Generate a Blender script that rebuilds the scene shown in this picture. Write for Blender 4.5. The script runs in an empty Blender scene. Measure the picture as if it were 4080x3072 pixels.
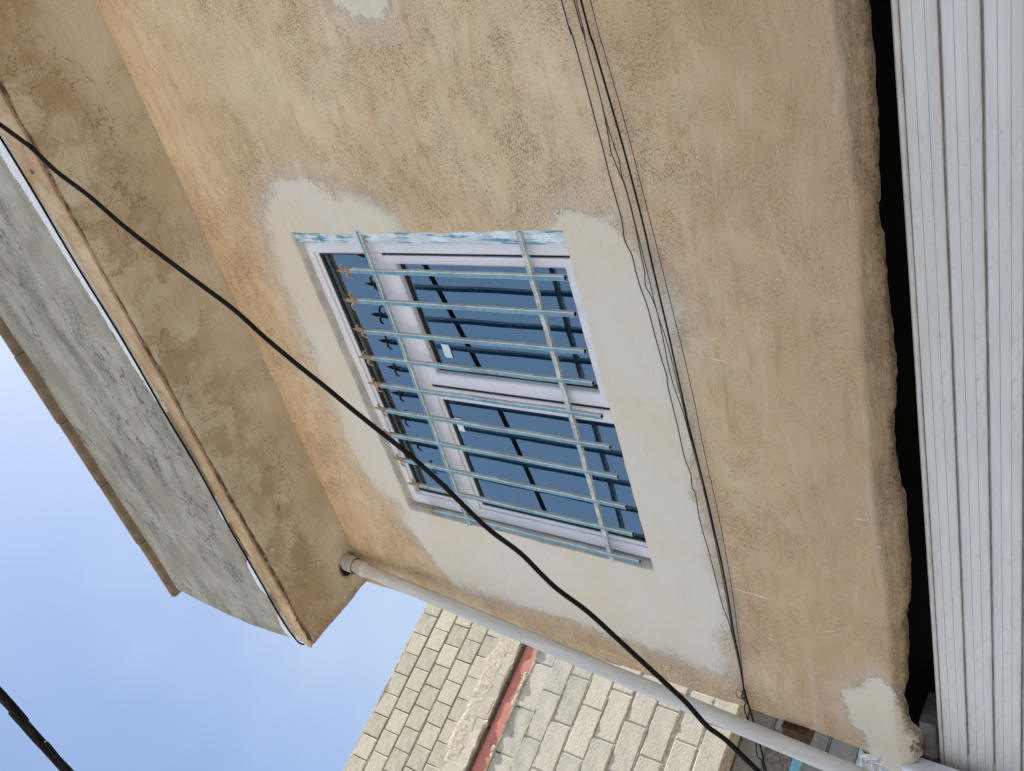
import bpy, bmesh, math, random
import numpy as np
from mathutils import Vector, Matrix
R = math.radians
random.seed(7)
rng = np.random.default_rng(7)
scene = bpy.context.scene
COL = scene.collection

# ------------------------------------------------------------------ camera
CAM_RIGHT = (-0.274234, 0.549211, -0.789407)
CAM_UP = (0.825759, 0.555194, 0.099401)
CAM_BACK = (0.492866, -0.624601, -0.605770)
LENS = 31.6986
cam_data = bpy.data.cameras.new('camera')
cam_data.sensor_fit = 'HORIZONTAL'
cam_data.sensor_width = 36.0
cam_data.lens = LENS
cam_data.clip_start = 0.05
cam_data.clip_end = 1500
cam = bpy.data.objects.new('camera', cam_data)
COL.objects.link(cam)
cm = Matrix((CAM_RIGHT, CAM_UP, CAM_BACK)).transposed().to_4x4()
cm.translation = Vector((0, -2.0, 1.6))
cam.matrix_world = cm
scene.camera = cam

# ------------------------------------------------------------------ sky, sun, exposure
CLOUD_LOC = (7.225, -8.449, -8.542)
SUN_EL, SUN_AZ = 62.0, 45.0          # azimuth from +X towards +Y
world = bpy.data.worlds.new('World')
scene.world = world
world.use_nodes = True
wn = world.node_tree.nodes; wl = world.node_tree.links
sky = wn.new('ShaderNodeTexSky')
sky.sky_type = 'NISHITA'
sky.sun_disc = False
sky.sun_elevation = R(SUN_EL)
sky.sun_rotation = R(90 - SUN_AZ)
sky.air_density = 1.0
sky.dust_density = 2.6
sky.ozone_density = 0.35
bg = wn['Background']
bg.inputs['Strength'].default_value = 0.135
wtc = wn.new('ShaderNodeTexCoord')                      # a veil of thin high cloud
wno = wn.new('ShaderNodeTexNoise'); wno.inputs['Scale'].default_value = 1.15; wno.inputs['Detail'].default_value = 5; wno.inputs['Roughness'].default_value = .5
wmp = wn.new('ShaderNodeMapping'); wmp.inputs['Location'].default_value = CLOUD_LOC
wl.new(wtc.outputs['Generated'], wmp.inputs[0]); wl.new(wmp.outputs[0], wno.inputs['Vector'])
wrp = wn.new('ShaderNodeMapRange'); wrp.interpolation_type = 'SMOOTHSTEP'
wrp.inputs[1].default_value = .40; wrp.inputs[2].default_value = .66; wrp.inputs[3].default_value = 0.0; wrp.inputs[4].default_value = .62
wl.new(wno.outputs[0], wrp.inputs[0])
wmx = wn.new('ShaderNodeMix'); wmx.data_type = 'RGBA'
wl.new(wrp.outputs[0], wmx.inputs[0]); wtn = wn.new('ShaderNodeMix'); wtn.data_type = 'RGBA'; wtn.blend_type = 'MULTIPLY'; wtn.inputs[0].default_value = 1.0
wl.new(sky.outputs[0], wtn.inputs[6]); wtn.inputs[7].default_value = (.935, .995, 1.02, 1); wl.new(wtn.outputs[2], wmx.inputs[6]); wmx.inputs[7].default_value = (2.75, 3.15, 3.72, 1)
wl.new(wmx.outputs[2], bg.inputs[0])
sun_data = bpy.data.lights.new('sun', 'SUN')
sun_data.energy = 5.0
sun_data.angle = R(0.53)
sun_data.color = (1.0, 0.95, 0.86)
sun = bpy.data.objects.new('sun', sun_data)
COL.objects.link(sun)
S = Vector((math.cos(R(SUN_EL)) * math.cos(R(SUN_AZ)), math.cos(R(SUN_EL)) * math.sin(R(SUN_AZ)), math.sin(R(SUN_EL))))
sun.rotation_euler = S.to_track_quat('Z', 'Y').to_euler()
sun.location = (20, 20, 40)
scene.view_settings.view_transform = 'Standard'
scene.view_settings.look = 'None'
scene.view_settings.exposure = 0.95
scene.view_settings.gamma = 1.0
scene.view_settings.use_curve_mapping = False
scene.render.engine = 'CYCLES'
scene.cycles.use_denoising = True
scene.cycles.max_bounces = 8
scene.cycles.diffuse_bounces = 5
scene.cycles.glossy_bounces = 4
scene.cycles.transparent_max_bounces = 12

# ------------------------------------------------------------------ measured lines (metres; x along the wall, z up)
W1 = [(-0.342, 2.943), (-0.408, 2.94), (-0.452, 2.936), (-0.549, 2.931), (-0.653, 2.926), (-0.731, 2.922), (-0.796, 2.922), (-0.859, 2.921), (-0.928, 2.919), (-0.955, 2.921), (-1.0, 2.924), (-1.045, 2.91), (-1.094, 2.909), (-1.147, 2.906), (-1.214, 2.899), (-1.311, 2.898), (-1.396, 2.894), (-1.452, 2.888), (-1.49, 2.891), (-1.623, 2.888), (-1.639, 2.888), (-1.765, 2.891), (-1.832, 2.883), (-1.891, 2.89), (-1.918, 2.882), (-2.0, 2.885), (-2.067, 2.884), (-2.162, 2.879), (-2.289, 2.877), (-2.43, 2.876), (-2.511, 2.866), (-2.62, 2.861), (-2.733, 2.859), (-2.873, 2.859)]
W2 = [(-0.348, 2.904), (-0.413, 2.901), (-0.494, 2.899), (-0.563, 2.894), (-0.62, 2.892), (-0.685, 2.893), (-0.733, 2.897), (-0.763, 2.894), (-0.809, 2.887), (-0.845, 2.881), (-0.951, 2.877), (-1.046, 2.878), (-1.089, 2.877), (-1.137, 2.885), (-1.172, 2.876), (-1.226, 2.87), (-1.294, 2.87), (-1.346, 2.87), (-1.413, 2.87), (-1.482, 2.866), (-1.551, 2.858), (-1.622, 2.853), (-1.634, 2.855), (-1.782, 2.849), (-1.912, 2.845), (-2.063, 2.842), (-2.221, 2.843), (-2.375, 2.846), (-2.546, 2.855), (-2.683, 2.857), (-2.873, 2.859)]
W3 = [(-0.349, 2.897), (-0.43, 2.898), (-0.511, 2.896), (-0.595, 2.892), (-0.667, 2.888), (-0.722, 2.882), (-0.76, 2.877), (-0.802, 2.881), (-0.845, 2.877), (-0.951, 2.874), (-1.055, 2.871), (-1.119, 2.868), (-1.181, 2.867), (-1.248, 2.864), (-1.303, 2.858), (-1.383, 2.855), (-1.465, 2.854), (-1.56, 2.85), (-1.653, 2.85), (-1.633, 2.848), (-1.781, 2.845), (-1.912, 2.842), (-2.062, 2.839), (-2.22, 2.84), (-2.373, 2.842), (-2.544, 2.85), (-2.681, 2.852), (-2.873, 2.859)]
W4 = [(-0.352, 2.882), (-0.45, 2.875), (-0.58, 2.866), (-0.706, 2.857), (-0.834, 2.851), (-0.951, 2.847), (-1.042, 2.847), (-1.153, 2.846), (-1.288, 2.844), (-1.415, 2.844), (-1.529, 2.844), (-1.674, 2.845), (-1.632, 2.844), (-1.78, 2.839), (-1.911, 2.836), (-2.054, 2.835), (-2.205, 2.834), (-2.387, 2.839), (-2.566, 2.847), (-2.704, 2.848), (-2.873, 2.859)]
W5 = [(-0.355, 2.859), (-0.469, 2.853), (-0.635, 2.84), (-0.774, 2.833), (-0.925, 2.827), (-0.951, 2.826), (-1.067, 2.822), (-1.223, 2.817), (-1.369, 2.812), (-1.539, 2.81), (-1.627, 2.812), (-1.793, 2.812), (-1.956, 2.81), (-2.199, 2.814), (-2.389, 2.823), (-2.538, 2.833), (-2.66, 2.841), (-2.873, 2.859)]
TAIL = [(-2.873, 2.859), (-2.931, 2.858), (-2.987, 2.854), (-3.127, 2.847), (-3.274, 2.842), (-3.363, 2.842)]
C1 = [(-0.29, 4.802), (-0.368, 4.691), (-0.46, 4.608), (-0.552, 4.486), (-0.659, 4.373), (-0.754, 4.251), (-0.852, 4.118), (-0.948, 3.988), (-1.035, 3.904), (-1.124, 3.805), (-1.207, 3.704), (-1.269, 3.634), (-1.348, 3.538), (-1.424, 3.445), (-1.513, 3.359), (-1.563, 3.319), (-1.657, 3.236), (-1.724, 3.144), (-1.799, 3.084), (-1.844, 3.042), (-1.903, 2.958), (-1.98, 2.884), (-2.069, 2.801), (-2.123, 2.751), (-2.189, 2.692), (-2.266, 2.643), (-2.305, 2.588), (-2.399, 2.507)]
C2 = [(-4.549, 9.085), (-4.767, 9.118), (-4.937, 9.084), (-5.151, 9.098), (-5.329, 9.063), (-5.498, 8.97)]
P1 = [(-0.802, 4.444), (-0.761, 4.335), (-0.758, 4.179), (-0.816, 4.04), (-0.854, 3.898), (-0.924, 3.82), (-0.984, 3.831), (-1.081, 3.783), (-1.072, 3.222), (-0.963, 3.185), (-0.919, 3.158), (-0.898, 3.11), (-0.922, 3.006), (-0.944, 2.943), (-1.023, 2.91), (-1.081, 2.878), (-1.154, 2.835), (-1.259, 2.812), (-1.372, 2.827), (-1.424, 2.861), (-1.507, 2.847), (-1.722, 2.857), (-1.822, 2.884), (-1.918, 2.878), (-2.102, 2.878), (-2.277, 2.883), (-2.406, 2.862), (-2.543, 2.849), (-2.618, 2.916), (-2.741, 2.909), (-2.868, 2.958), (-2.865, 3.076), (-2.85, 3.237), (-2.827, 3.495), (-2.815, 3.729), (-2.827, 4.098), (-2.844, 4.332), (-2.736, 4.376), (-2.547, 4.442), (-2.475, 4.5), (-2.354, 4.473), (-2.291, 4.564), (-2.166, 4.623), (-2.007, 4.632), (-1.826, 4.625), (-1.653, 4.619), (-1.488, 4.613), (-1.33, 4.607), (-1.221, 4.598), (-1.094, 4.577), (-0.973, 4.542), (-0.875, 4.515)]
P2 = [(-0.182, 3.773), (-0.227, 3.737), (-0.249, 3.719), (-0.306, 3.649), (-0.311, 3.565), (-0.26, 3.525), (-0.228, 3.488)]
P3 = [(-2.748, 2.495), (-2.684, 2.435), (-2.6, 2.352), (-2.668, 2.298), (-2.8, 2.276), (-2.856, 2.242), (-3.134, 2.233), (-3.205, 2.395), (-2.982, 2.43), (-2.911, 2.47), (-2.828, 2.482)]
STROKES = [(-2.341, 2.894, -2.361, 2.693), (-2.514, 2.837, -2.52, 2.801), (-2.133, 2.847, -2.138, 2.788), (-2.138, 2.766, -2.161, 2.728), (-2.567, 2.732, -2.568, 2.705), (-1.705, 2.854, -1.702, 2.82), (-1.32, 2.819, -1.32, 2.754), (-1.315, 2.732, -1.317, 2.701), (-1.233, 2.78, -1.224, 2.74), (-1.119, 2.509, -1.116, 2.49), (-1.387, 2.779, -1.389, 2.669), (-1.915, 2.387, -1.906, 2.332), (-2.354, 2.756, -2.361, 2.692), (-2.449, 2.525, -2.439, 2.483), (-2.006, 2.324, -2.011, 2.305)]

# ------------------------------------------------------------------ material helpers
class NT:
    def __init__(s, name, rough=0.8, spec=0.3):
        s.m = bpy.data.materials.new(name); s.m.use_nodes = True
        s.t = s.m.node_tree; s.b = s.t.nodes['Principled BSDF']
        s.b.inputs['Roughness'].default_value = rough
        s.b.inputs['Specular IOR Level'].default_value = spec
        tc = s.t.nodes.new('ShaderNodeTexCoord'); s.P = tc.outputs['Object']
    def n(s, typ, **kw):
        x = s.t.nodes.new('ShaderNode' + typ)
        for k, v in kw.items(): setattr(x, k, v)
        return x
    def put(s, sock, v):
        if v is None: return
        if hasattr(v, 'is_output'): s.t.links.new(v, sock)
        else:
            if sock.type == 'RGBA' and len(v) == 3: v = (*v, 1)
            sock.default_value = v
    def noise(s, scale, detail=3, rough=0.55, vec=None, dist=0.0, out=0):
        x = s.n('TexNoise'); s.put(x.inputs['Vector'], vec if vec is not None else s.P)
        x.inputs['Scale'].default_value = scale; x.inputs['Detail'].default_value = detail
        x.inputs['Roughness'].default_value = rough; x.inputs['Distortion'].default_value = dist
        return x.outputs[out]
    def voro(s, scale, vec=None, feature='DISTANCE_TO_EDGE'):
        x = s.n('TexVoronoi', feature=feature); s.put(x.inputs['Vector'], vec if vec is not None else s.P)
        x.inputs['Scale'].default_value = scale
        return x.outputs['Distance']
    def ramp(s, v, a, b, lo=0.0, hi=1.0):
        x = s.n('MapRange', interpolation_type='SMOOTHSTEP'); s.put(x.inputs[0], v)
        x.inputs[1].default_value = a; x.inputs[2].default_value = b
        x.inputs[3].default_value = lo; x.inputs[4].default_value = hi
        return x.outputs[0]
    def math(s, op, a, b=0.0, c=0.0):
        x = s.n('Math', operation=op); s.put(x.inputs[0], a); s.put(x.inputs[1], b); s.put(x.inputs[2], c)
        return x.outputs[0]
    def mix(s, f, a, b, typ='MIX'):
        x = s.n('Mix', data_type='RGBA', blend_type=typ)
        s.put(x.inputs[0], f); s.put(x.inputs[6], a); s.put(x.inputs[7], b)
        return x.outputs[2]
    def mapping(s, scale=(1, 1, 1), rot=(0, 0, 0), loc=(0, 0, 0), vec=None):
        x = s.n('Mapping'); s.put(x.inputs[0], vec if vec is not None else s.P)
        x.inputs['Scale'].default_value = scale; x.inputs['Rotation'].default_value = rot; x.inputs['Location'].default_value = loc
        return x.outputs[0]
    def warp(s, amount, scale, vec=None, detail=2):
        c = s.noise(scale, detail, vec=vec, out=1)
        a = s.n('VectorMath', operation='SUBTRACT'); s.put(a.inputs[0], c); a.inputs[1].default_value = (.5, .5, .5)
        b = s.n('VectorMath', operation='SCALE'); s.put(b.inputs[0], a.outputs[0]); b.inputs['Scale'].default_value = amount
        d = s.n('VectorMath', operation='ADD'); s.put(d.inputs[0], vec if vec is not None else s.P); s.put(d.inputs[1], b.outputs[0])
        return d.outputs[0]
    def attr(s, name):
        return s.n('Attribute', attribute_name=name).outputs['Fac']
    def rnd(s):
        return s.n('ObjectInfo').outputs['Random']
    def bump(s, h, strength=0.5, dist=0.002, prev=None):
        x = s.n('Bump'); s.put(x.inputs['Height'], h)
        x.inputs['Strength'].default_value = strength; x.inputs['Distance'].default_value = dist
        if prev is not None: s.put(x.inputs['Normal'], prev)
        return x.outputs[0]
    def done(s, col=None, bump=None, rough=None):
        s.put(s.b.inputs['Base Color'], col)
        if bump is not None: s.put(s.b.inputs['Normal'], bump)
        if rough is not None: s.put(s.b.inputs['Roughness'], rough)
        return s.m

def plain(name, col, rough=0.6, spec=0.3, var=0.0, scale=20, metal=0.0, bump=0.0):
    t = NT(name, rough, spec)
    t.b.inputs['Metallic'].default_value = metal
    c = col
    n = t.noise(scale, 4)
    if var:
        c = t.mix(t.ramp(n, .3, .7), tuple(v * (1 - var) for v in col), tuple(min(1, v * (1 + var)) for v in col))
    return t.done(c, t.bump(n, bump, .002) if bump else None)

# ------------------------------------------------------------------ object helpers
def tag(o, label=None, cat=None, group=None, kind=None):
    if label: o['label'] = label
    if cat: o['category'] = cat
    if group: o['group'] = group
    if kind: o['kind'] = kind
    return o
def empty(name, loc=(0, 0, 0), rz=0.0):
    o = bpy.data.objects.new(name, None); o.empty_display_size = .2
    o.location = loc; o.rotation_euler = (0, 0, rz); COL.objects.link(o); return o
def root_loc(p):
    v = Vector((0, 0, 0))
    while p is not None: v += Vector(p.location); p = p.parent
    return v
class MB:
    """collects vertices and faces in world metres; build() links them as ONE mesh object"""
    def __init__(s): s.v = []; s.f = []; s.mi = []; s.smooth = []
    def add(s, vs, fs, mi=0, smooth=False):
        o = len(s.v); s.v += [tuple(v) for v in vs]
        for k, f in enumerate(fs):
            s.f.append([i + o for i in f]); s.mi.append(mi[k] if isinstance(mi, (list, tuple)) else mi); s.smooth.append(smooth)
    def box(s, x0, x1, y0, y1, z0, z1, mi=0, b=0.0):
        if b <= 0:
            v = [(x, y, z) for x in (x0, x1) for y in (y0, y1) for z in (z0, z1)]
            s.add(v, [(0, 1, 3, 2), (4, 6, 7, 5), (0, 4, 5, 1), (2, 3, 7, 6), (0, 2, 6, 4), (1, 5, 7, 3)], mi); return
        bm = bmesh.new(); bmesh.ops.create_cube(bm, size=1)
        for w in bm.verts:
            w.co = Vector(((x0 + x1) / 2 + w.co.x * (x1 - x0), (y0 + y1) / 2 + w.co.y * (y1 - y0), (z0 + z1) / 2 + w.co.z * (z1 - z0)))
        bmesh.ops.bevel(bm, geom=bm.edges[:], offset=b, segments=1, affect='EDGES')
        bm.verts.index_update()
        s.add([w.co[:] for w in bm.verts], [[w.index for w in f.verts] for f in bm.faces], mi); bm.free()
    def tube(s, pts, r, n=8, mi=0, cap=True):
        pts = [Vector(p) for p in pts]; rs = r if isinstance(r, (list, tuple)) else [r] * len(pts)
        vs = []; fs = []; up = None
        for i, p in enumerate(pts):
            t = (pts[min(i + 1, len(pts) - 1)] - pts[max(i - 1, 0)]).normalized()
            if up is None: up = t.orthogonal().normalized()
            up = (up - t * up.dot(t)).normalized(); w = t.cross(up)
            for k in range(n):
                a = 2 * math.pi * k / n
                vs.append(p + (up * math.cos(a) + w * math.sin(a)) * rs[i])
        for i in range(len(pts) - 1):
            for k in range(n):
                fs.append((i * n + k, i * n + (k + 1) % n, (i + 1) * n + (k + 1) % n, (i + 1) * n + k))
        s.add(vs, fs, mi, True)
        if cap: s.add(vs[:n], [tuple(range(n))[::-1]], mi); s.add(vs[-n:], [tuple(range(n))], mi)
    def grid(s, V, mi=0, smooth=True, flip=False):
        a, b = len(V), len(V[0])
        vs = [p for row in V for p in row]
        fs = [(i * b + j, i * b + j + 1, (i + 1) * b + j + 1, (i + 1) * b + j) for i in range(a - 1) for j in range(b - 1)]
        if flip: fs = [f[::-1] for f in fs]
        s.add(vs, fs, mi, smooth)
    def mesh(s, name, mats, off=(0, 0, 0), recalc=True):
        me = bpy.data.meshes.new(name)
        o = Vector(off)
        me.from_pydata([(v[0] - o.x, v[1] - o.y, v[2] - o.z) for v in s.v], [], s.f)
        for m in (mats if isinstance(mats, (list, tuple)) else [mats]): me.materials.append(m)
        me.polygons.foreach_set('material_index', s.mi)
        me.polygons.foreach_set('use_smooth', s.smooth)
        if len(s.f) > 1:
            bm = bmesh.new(); bm.from_mesh(me); bmesh.ops.recalc_face_normals(bm, faces=bm.faces[:]); bm.to_mesh(me); bm.free()
        me.update(); return me
    def build(s, name, mats, parent=None, off=None):
        base = root_loc(parent)
        own = Vector(off) if off is not None else base
        me = s.mesh(name, mats, own)
        o = bpy.data.objects.new(name, me); COL.objects.link(o)
        o.location = own - base
        if parent is not None: o.parent = parent
        return o

def vnoise(x, z, f, seed=0):
    """smooth value noise in numpy, roughly -1..1"""
    r = np.random.default_rng(seed + 100); T = r.uniform(-1, 1, (64, 64))
    x = np.asarray(x, float) * f + 13.7; z = np.asarray(z, float) * f + 7.3
    xi = np.floor(x).astype(int); zi = np.floor(z).astype(int); u = x - xi; w = z - zi
    u = u * u * (3 - 2 * u); w = w * w * (3 - 2 * w)
    g = lambda a, b: T[a % 64, b % 64]
    return (g(xi, zi) * (1 - u) + g(xi + 1, zi) * u) * (1 - w) + (g(xi, zi + 1) * (1 - u) + g(xi + 1, zi + 1) * u) * w
def fbm(x, z, f, seed=0, o=4):
    return sum(vnoise(x, z, f * 2 ** k, seed + k) * .5 ** k for k in range(o)) / 1.6
def sdist(X, Z, poly):
    """signed distance to a polygon, positive inside"""
    d = np.full(X.shape, 1e9); ins = np.zeros(X.shape, bool); n = len(poly)
    for i in range(n):
        ax, az = poly[i]; bx, bz = poly[(i + 1) % n]
        ex, ez = bx - ax, bz - az; L = ex * ex + ez * ez + 1e-12
        t = np.clip(((X - ax) * ex + (Z - az) * ez) / L, 0, 1)
        d = np.minimum(d, np.hypot(X - ax - t * ex, Z - az - t * ez))
        c = ((az > Z) != (bz > Z)) & (X < (bx - ax) * (Z - az) / (bz - az + 1e-12) + ax)
        ins ^= c
    return np.where(ins, d, -d)
def add_attr(me, name, vals):
    a = me.attributes.new(name, 'FLOAT', 'POINT'); a.data.foreach_set('value', np.asarray(vals, np.float32).ravel())
def smooth_path(pts, sub=4):
    P = [Vector(p) for p in pts]; out = []
    for i in range(len(P) - 1):
        p0, p1, p2, p3 = P[max(i - 1, 0)], P[i], P[i + 1], P[min(i + 2, len(P) - 1)]
        for k in range(sub):
            t = k / sub
            out.append(.5 * ((2 * p1) + (p2 - p0) * t + (2 * p0 - 5 * p1 + 4 * p2 - p3) * t * t + (3 * p1 - p0 - 3 * p2 + p3) * t ** 3))
    out.append(P[-1]); return out

# ------------------------------------------------------------------ materials
def plaster_material():
    t = NT('beige_plaster', .92, .15)
    W = t.warp(.05, 6)
    base = t.mix(t.ramp(t.noise(1.5, 5, .6), .36, .64), (.665, .50, .325), (.745, .595, .42))
    base = t.mix(t.ramp(t.noise(4.5, 6, .7, vec=t.mapping(loc=(3, 1, 7))), .48, .74, 0, .7), base, (.575, .41, .27))
    base = t.mix(t.ramp(t.noise(8, 5, .65, vec=t.mapping(loc=(9, 4, 1))), .54, .76, 0, .6), base, (.66, .555, .43))
    # scratchy float marks left in the skim, running in two directions
    a = t.noise(1, 5, .66, vec=t.mapping((120, 120, 290), (0, .6, 0), vec=W), dist=.35)
    b = t.noise(1, 5, .66, vec=t.mapping((280, 280, 120), (0, -.35, 0), vec=W), dist=.35)
    pick = t.ramp(t.noise(2.4, 3, vec=t.mapping(loc=(1, 5, 2))), .42, .58)
    v = t.math('ADD', t.math('MULTIPLY', a, pick), t.math('MULTIPLY', b, t.math('SUBTRACT', 1.0, pick)))
    m1 = t.noise(2.7, 6, .72, vec=t.mapping(loc=(4, 2, 8)))
    m2 = t.noise(1, 4, .7, vec=t.mapping((9, 9, 17), (0, .7, 0), (2, 7, 3), vec=W))
    mask = t.ramp(t.math('ADD', t.math('MULTIPLY', m1, .65), t.math('MULTIPLY', m2, .35)), .385, .60)
    th = t.math('SUBTRACT', .570, t.math('MULTIPLY', mask, .085))
    spk = t.ramp(t.math('SUBTRACT', v, th), 0, .085)
    spk = t.math('MULTIPLY', spk, t.ramp(mask, 0, 1, .52, .90))
    base = t.mix(t.math('MULTIPLY', mask, .18), base, (.47, .305, .165))
    base = t.mix(t.math('MULTIPLY', spk, .82), base, (.26, .152, .074))
    v2 = t.noise(1, 4, .7, vec=t.mapping((270, 270, 340), (0, .5, 0), vec=W))
    base = t.mix(t.math('MULTIPLY', t.ramp(v2, .52, .66), t.ramp(mask, 0, 1, .20, .45)), base, (.29, .18, .095))
    base = t.mix(t.math('MULTIPLY', t.ramp(v2, .40, .30), .25), base, (.70, .58, .43))
    fine = t.ramp(t.noise(380, 3, .6), .54, .70)
    base = t.mix(t.math('MULTIPLY', fine, .22), base, (.30, .195, .105))
    pits = t.ramp(t.noise(80, 2, .5, vec=t.mapping(loc=(2, 2, 2))), .715, .745)
    base = t.mix(t.math('MULTIPLY', pits, .65), base, (.15, .095, .05))
    sx = t.n('SeparateXYZ'); t.put(sx.inputs[0], t.P)
    dz = t.math('ADD', sx.outputs['Z'], t.math('MULTIPLY', t.math('SUBTRACT', t.noise(2.2, 5, .65, vec=t.mapping(loc=(8, 1, 6))), .5), .9))
    base = t.mix(t.ramp(dz, 3.05, 2.45, 0, .58), base, (.50, .325, .195))
    st1 = t.noise(1, 5, .65, vec=t.mapping((3, 3, 26), (0, 1.25, 0), (1, 3, 5), vec=t.warp(.15, 2)))
    base = t.mix(t.ramp(st1, .54, .70, 0, .35), base, (.68, .575, .455))
    base = t.mix(t.ramp(st1, .47, .30, 0, .5), base, (.43, .28, .16))
    # hairline cracks
    ed = t.voro(1.7, t.warp(.35, 7, detail=6))
    crk = t.math('MULTIPLY', t.ramp(ed, .0, .0036, 1, 0), t.ramp(t.noise(1.3, 2, vec=t.mapping(loc=(6, 0, 3))), .56, .63))
    base = t.mix(t.math('MULTIPLY', crk, .6), base, (.15, .10, .06))
    # fresh white repair plaster round the window, feathered out unevenly over the rough skim
    p = t.attr('patch')
    soft = t.math('MULTIPLY', t.ramp(t.noise(2.2, 4, .6, vec=t.mapping(loc=(7, 7, 1))), .40, .62), t.ramp(sx.outputs['Z'], 2.50, 2.75))
    pn = t.math('ADD', p, t.math('MULTIPLY', t.math('SUBTRACT', t.noise(9, 7, .7), .5), .17))
    pn = t.math('ADD', pn, t.math('MULTIPLY', t.math('SUBTRACT', .5, v), t.math('ADD', .06, t.math('MULTIPLY', soft, .17))))
    pm = t.n('MapRange', interpolation_type='SMOOTHSTEP'); t.put(pm.inputs[0], pn)
    t.put(pm.inputs[1], t.math('SUBTRACT', -.010, t.math('MULTIPLY', soft, .042))); t.put(pm.inputs[2], t.math('ADD', .012, t.math('MULTIPLY', soft, .046)))
    pm = pm.outputs[0]
    halo = t.ramp(pn, -.10, .0)
    base = t.mix(t.math('MULTIPLY', halo, .42), base, (.66, .565, .47))
    white = t.mix(t.ramp(t.noise(2.2, 4, .6), .40, .62), (.665, .615, .545), (.665, .59, .475))
    white = t.mix(t.ramp(t.noise(13, 5, .65), .54, .76, 0, .35), white, (.58, .48, .36))
    white = t.mix(t.ramp(t.noise(1, 5, .7, vec=t.mapping((40, 40, 120), (0, .5, 0), (5, 5, 5), vec=W)), .64, .70, 0, .35), white, (.42, .34, .25))
    base = t.mix(pm, base, white)
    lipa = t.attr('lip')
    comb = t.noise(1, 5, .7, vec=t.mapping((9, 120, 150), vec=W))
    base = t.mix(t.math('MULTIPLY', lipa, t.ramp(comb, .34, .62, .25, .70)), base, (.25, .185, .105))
    g = t.attr('grime_shade')
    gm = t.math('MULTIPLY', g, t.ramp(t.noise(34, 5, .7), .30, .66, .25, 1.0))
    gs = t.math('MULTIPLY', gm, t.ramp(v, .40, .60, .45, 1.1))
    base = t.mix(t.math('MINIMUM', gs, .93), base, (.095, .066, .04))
    h = t.math('MULTIPLY', t.math('SUBTRACT', .5, v), t.ramp(pm, 0, 1, 1.0, .14))
    n1 = t.bump(h, .9, .0050)
    trowel = t.noise(1, 4, .6, vec=t.mapping((8, 8, 40), (0, .6, 0), vec=W))
    n2 = t.bump(trowel, .45, .012, n1)
    n2 = t.bump(t.math('MULTIPLY', t.noise(1, 4, .6, vec=t.mapping((14, 14, 130), (0, .75, 0), (3, 3, 3), vec=W)), pm), .35, .006, n2)
    n3 = t.bump(t.noise(260, 3), .25, .0016, n2)
    n3 = t.bump(t.math('MULTIPLY', comb, lipa), .3, .005, n3)
    n4 = t.bump(pm, .14, .0010, n3)
    return t.done(base, n4)
def soffit_material():
    t = NT('stained_soffit_plaster', .93, .12)
    W = t.warp(.12, 5, detail=6)
    base = t.mix(t.ramp(t.noise(3.2, 5, .6), .36, .64), (.45, .375, .275), (.54, .48, .38))
    n = t.noise(3.1, 6, .62, vec=W)
    n2 = t.noise(6.5, 6, .66, vec=t.mapping(loc=(5, 3, 1), vec=W))
    dry = t.attr('outer')
    wet = t.math('MULTIPLY', t.ramp(n, .43, .60), t.ramp(dry, .25, .85))
    base = t.mix(t.math('MULTIPLY', wet, .70), base, (.29, .195, .105))
    ring = t.ramp(t.math('ABSOLUTE', t.math('SUBTRACT', n, .512)), .0, .012, 1, 0)
    ring2 = t.ramp(t.math('ABSOLUTE', t.math('SUBTRACT', n2, .55)), .0, .011, 1, 0)
    rr = t.math('MULTIPLY', t.math('MAXIMUM', t.math('MULTIPLY', ring, .7), t.math('MULTIPLY', ring2, .6)), t.ramp(dry, .15, .6, .05, 1))
    rr = t.math('MULTIPLY', rr, t.ramp(t.noise(4, 4, .7, vec=t.mapping(loc=(1, 9, 2))), .42, .60, .1, 1))
    base = t.mix(t.math('MULTIPLY', rr, .8), base, (.185, .115, .055))
    base = t.mix(t.ramp(n2, .55, .70, 0, .35), base, (.56, .49, .38))
    m1 = t.ramp(t.noise(4.2, 6, .72, vec=t.mapping(loc=(2, 2, 9))), .43, .62)
    v = t.noise(190, 5, .68, vec=W)
    spk = t.ramp(t.math('SUBTRACT', v, t.math('SUBTRACT', .60, t.math('MULTIPLY', m1, .10))), 0, .09)
    base = t.mix(t.math('MULTIPLY', spk, t.ramp(m1, 0, 1, .15, .55)), base, (.17, .105, .05))
    ed = t.voro(4.6, t.warp(.22, 8, detail=8))
    crk = t.math('MULTIPLY', t.ramp(ed, .0, .012, 1, 0), t.math('MULTIPLY', t.ramp(t.noise(2.3, 3, vec=t.mapping(loc=(6, 0, 3))), .45, .54), t.ramp(dry, .2, .5)))
    base = t.mix(t.math('MULTIPLY', crk, .68), base, (.10, .06, .03))
    g = t.math('MULTIPLY', t.attr('grime_shade'), t.ramp(t.noise(28, 5, .7), .3, .62, .3, 1))
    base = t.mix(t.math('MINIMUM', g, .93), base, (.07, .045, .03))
    nb = t.bump(v, -.5, .0045)
    nb = t.bump(t.noise(1, 3, .55, vec=t.mapping((10, 60, 10), (0, 0, .2), vec=W)), .3, .008, nb)
    nb = t.bump(n2, .4, .010, nb)
    nb = t.bump(crk, -.6, .003, nb)
    return t.done(base, nb)
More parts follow.
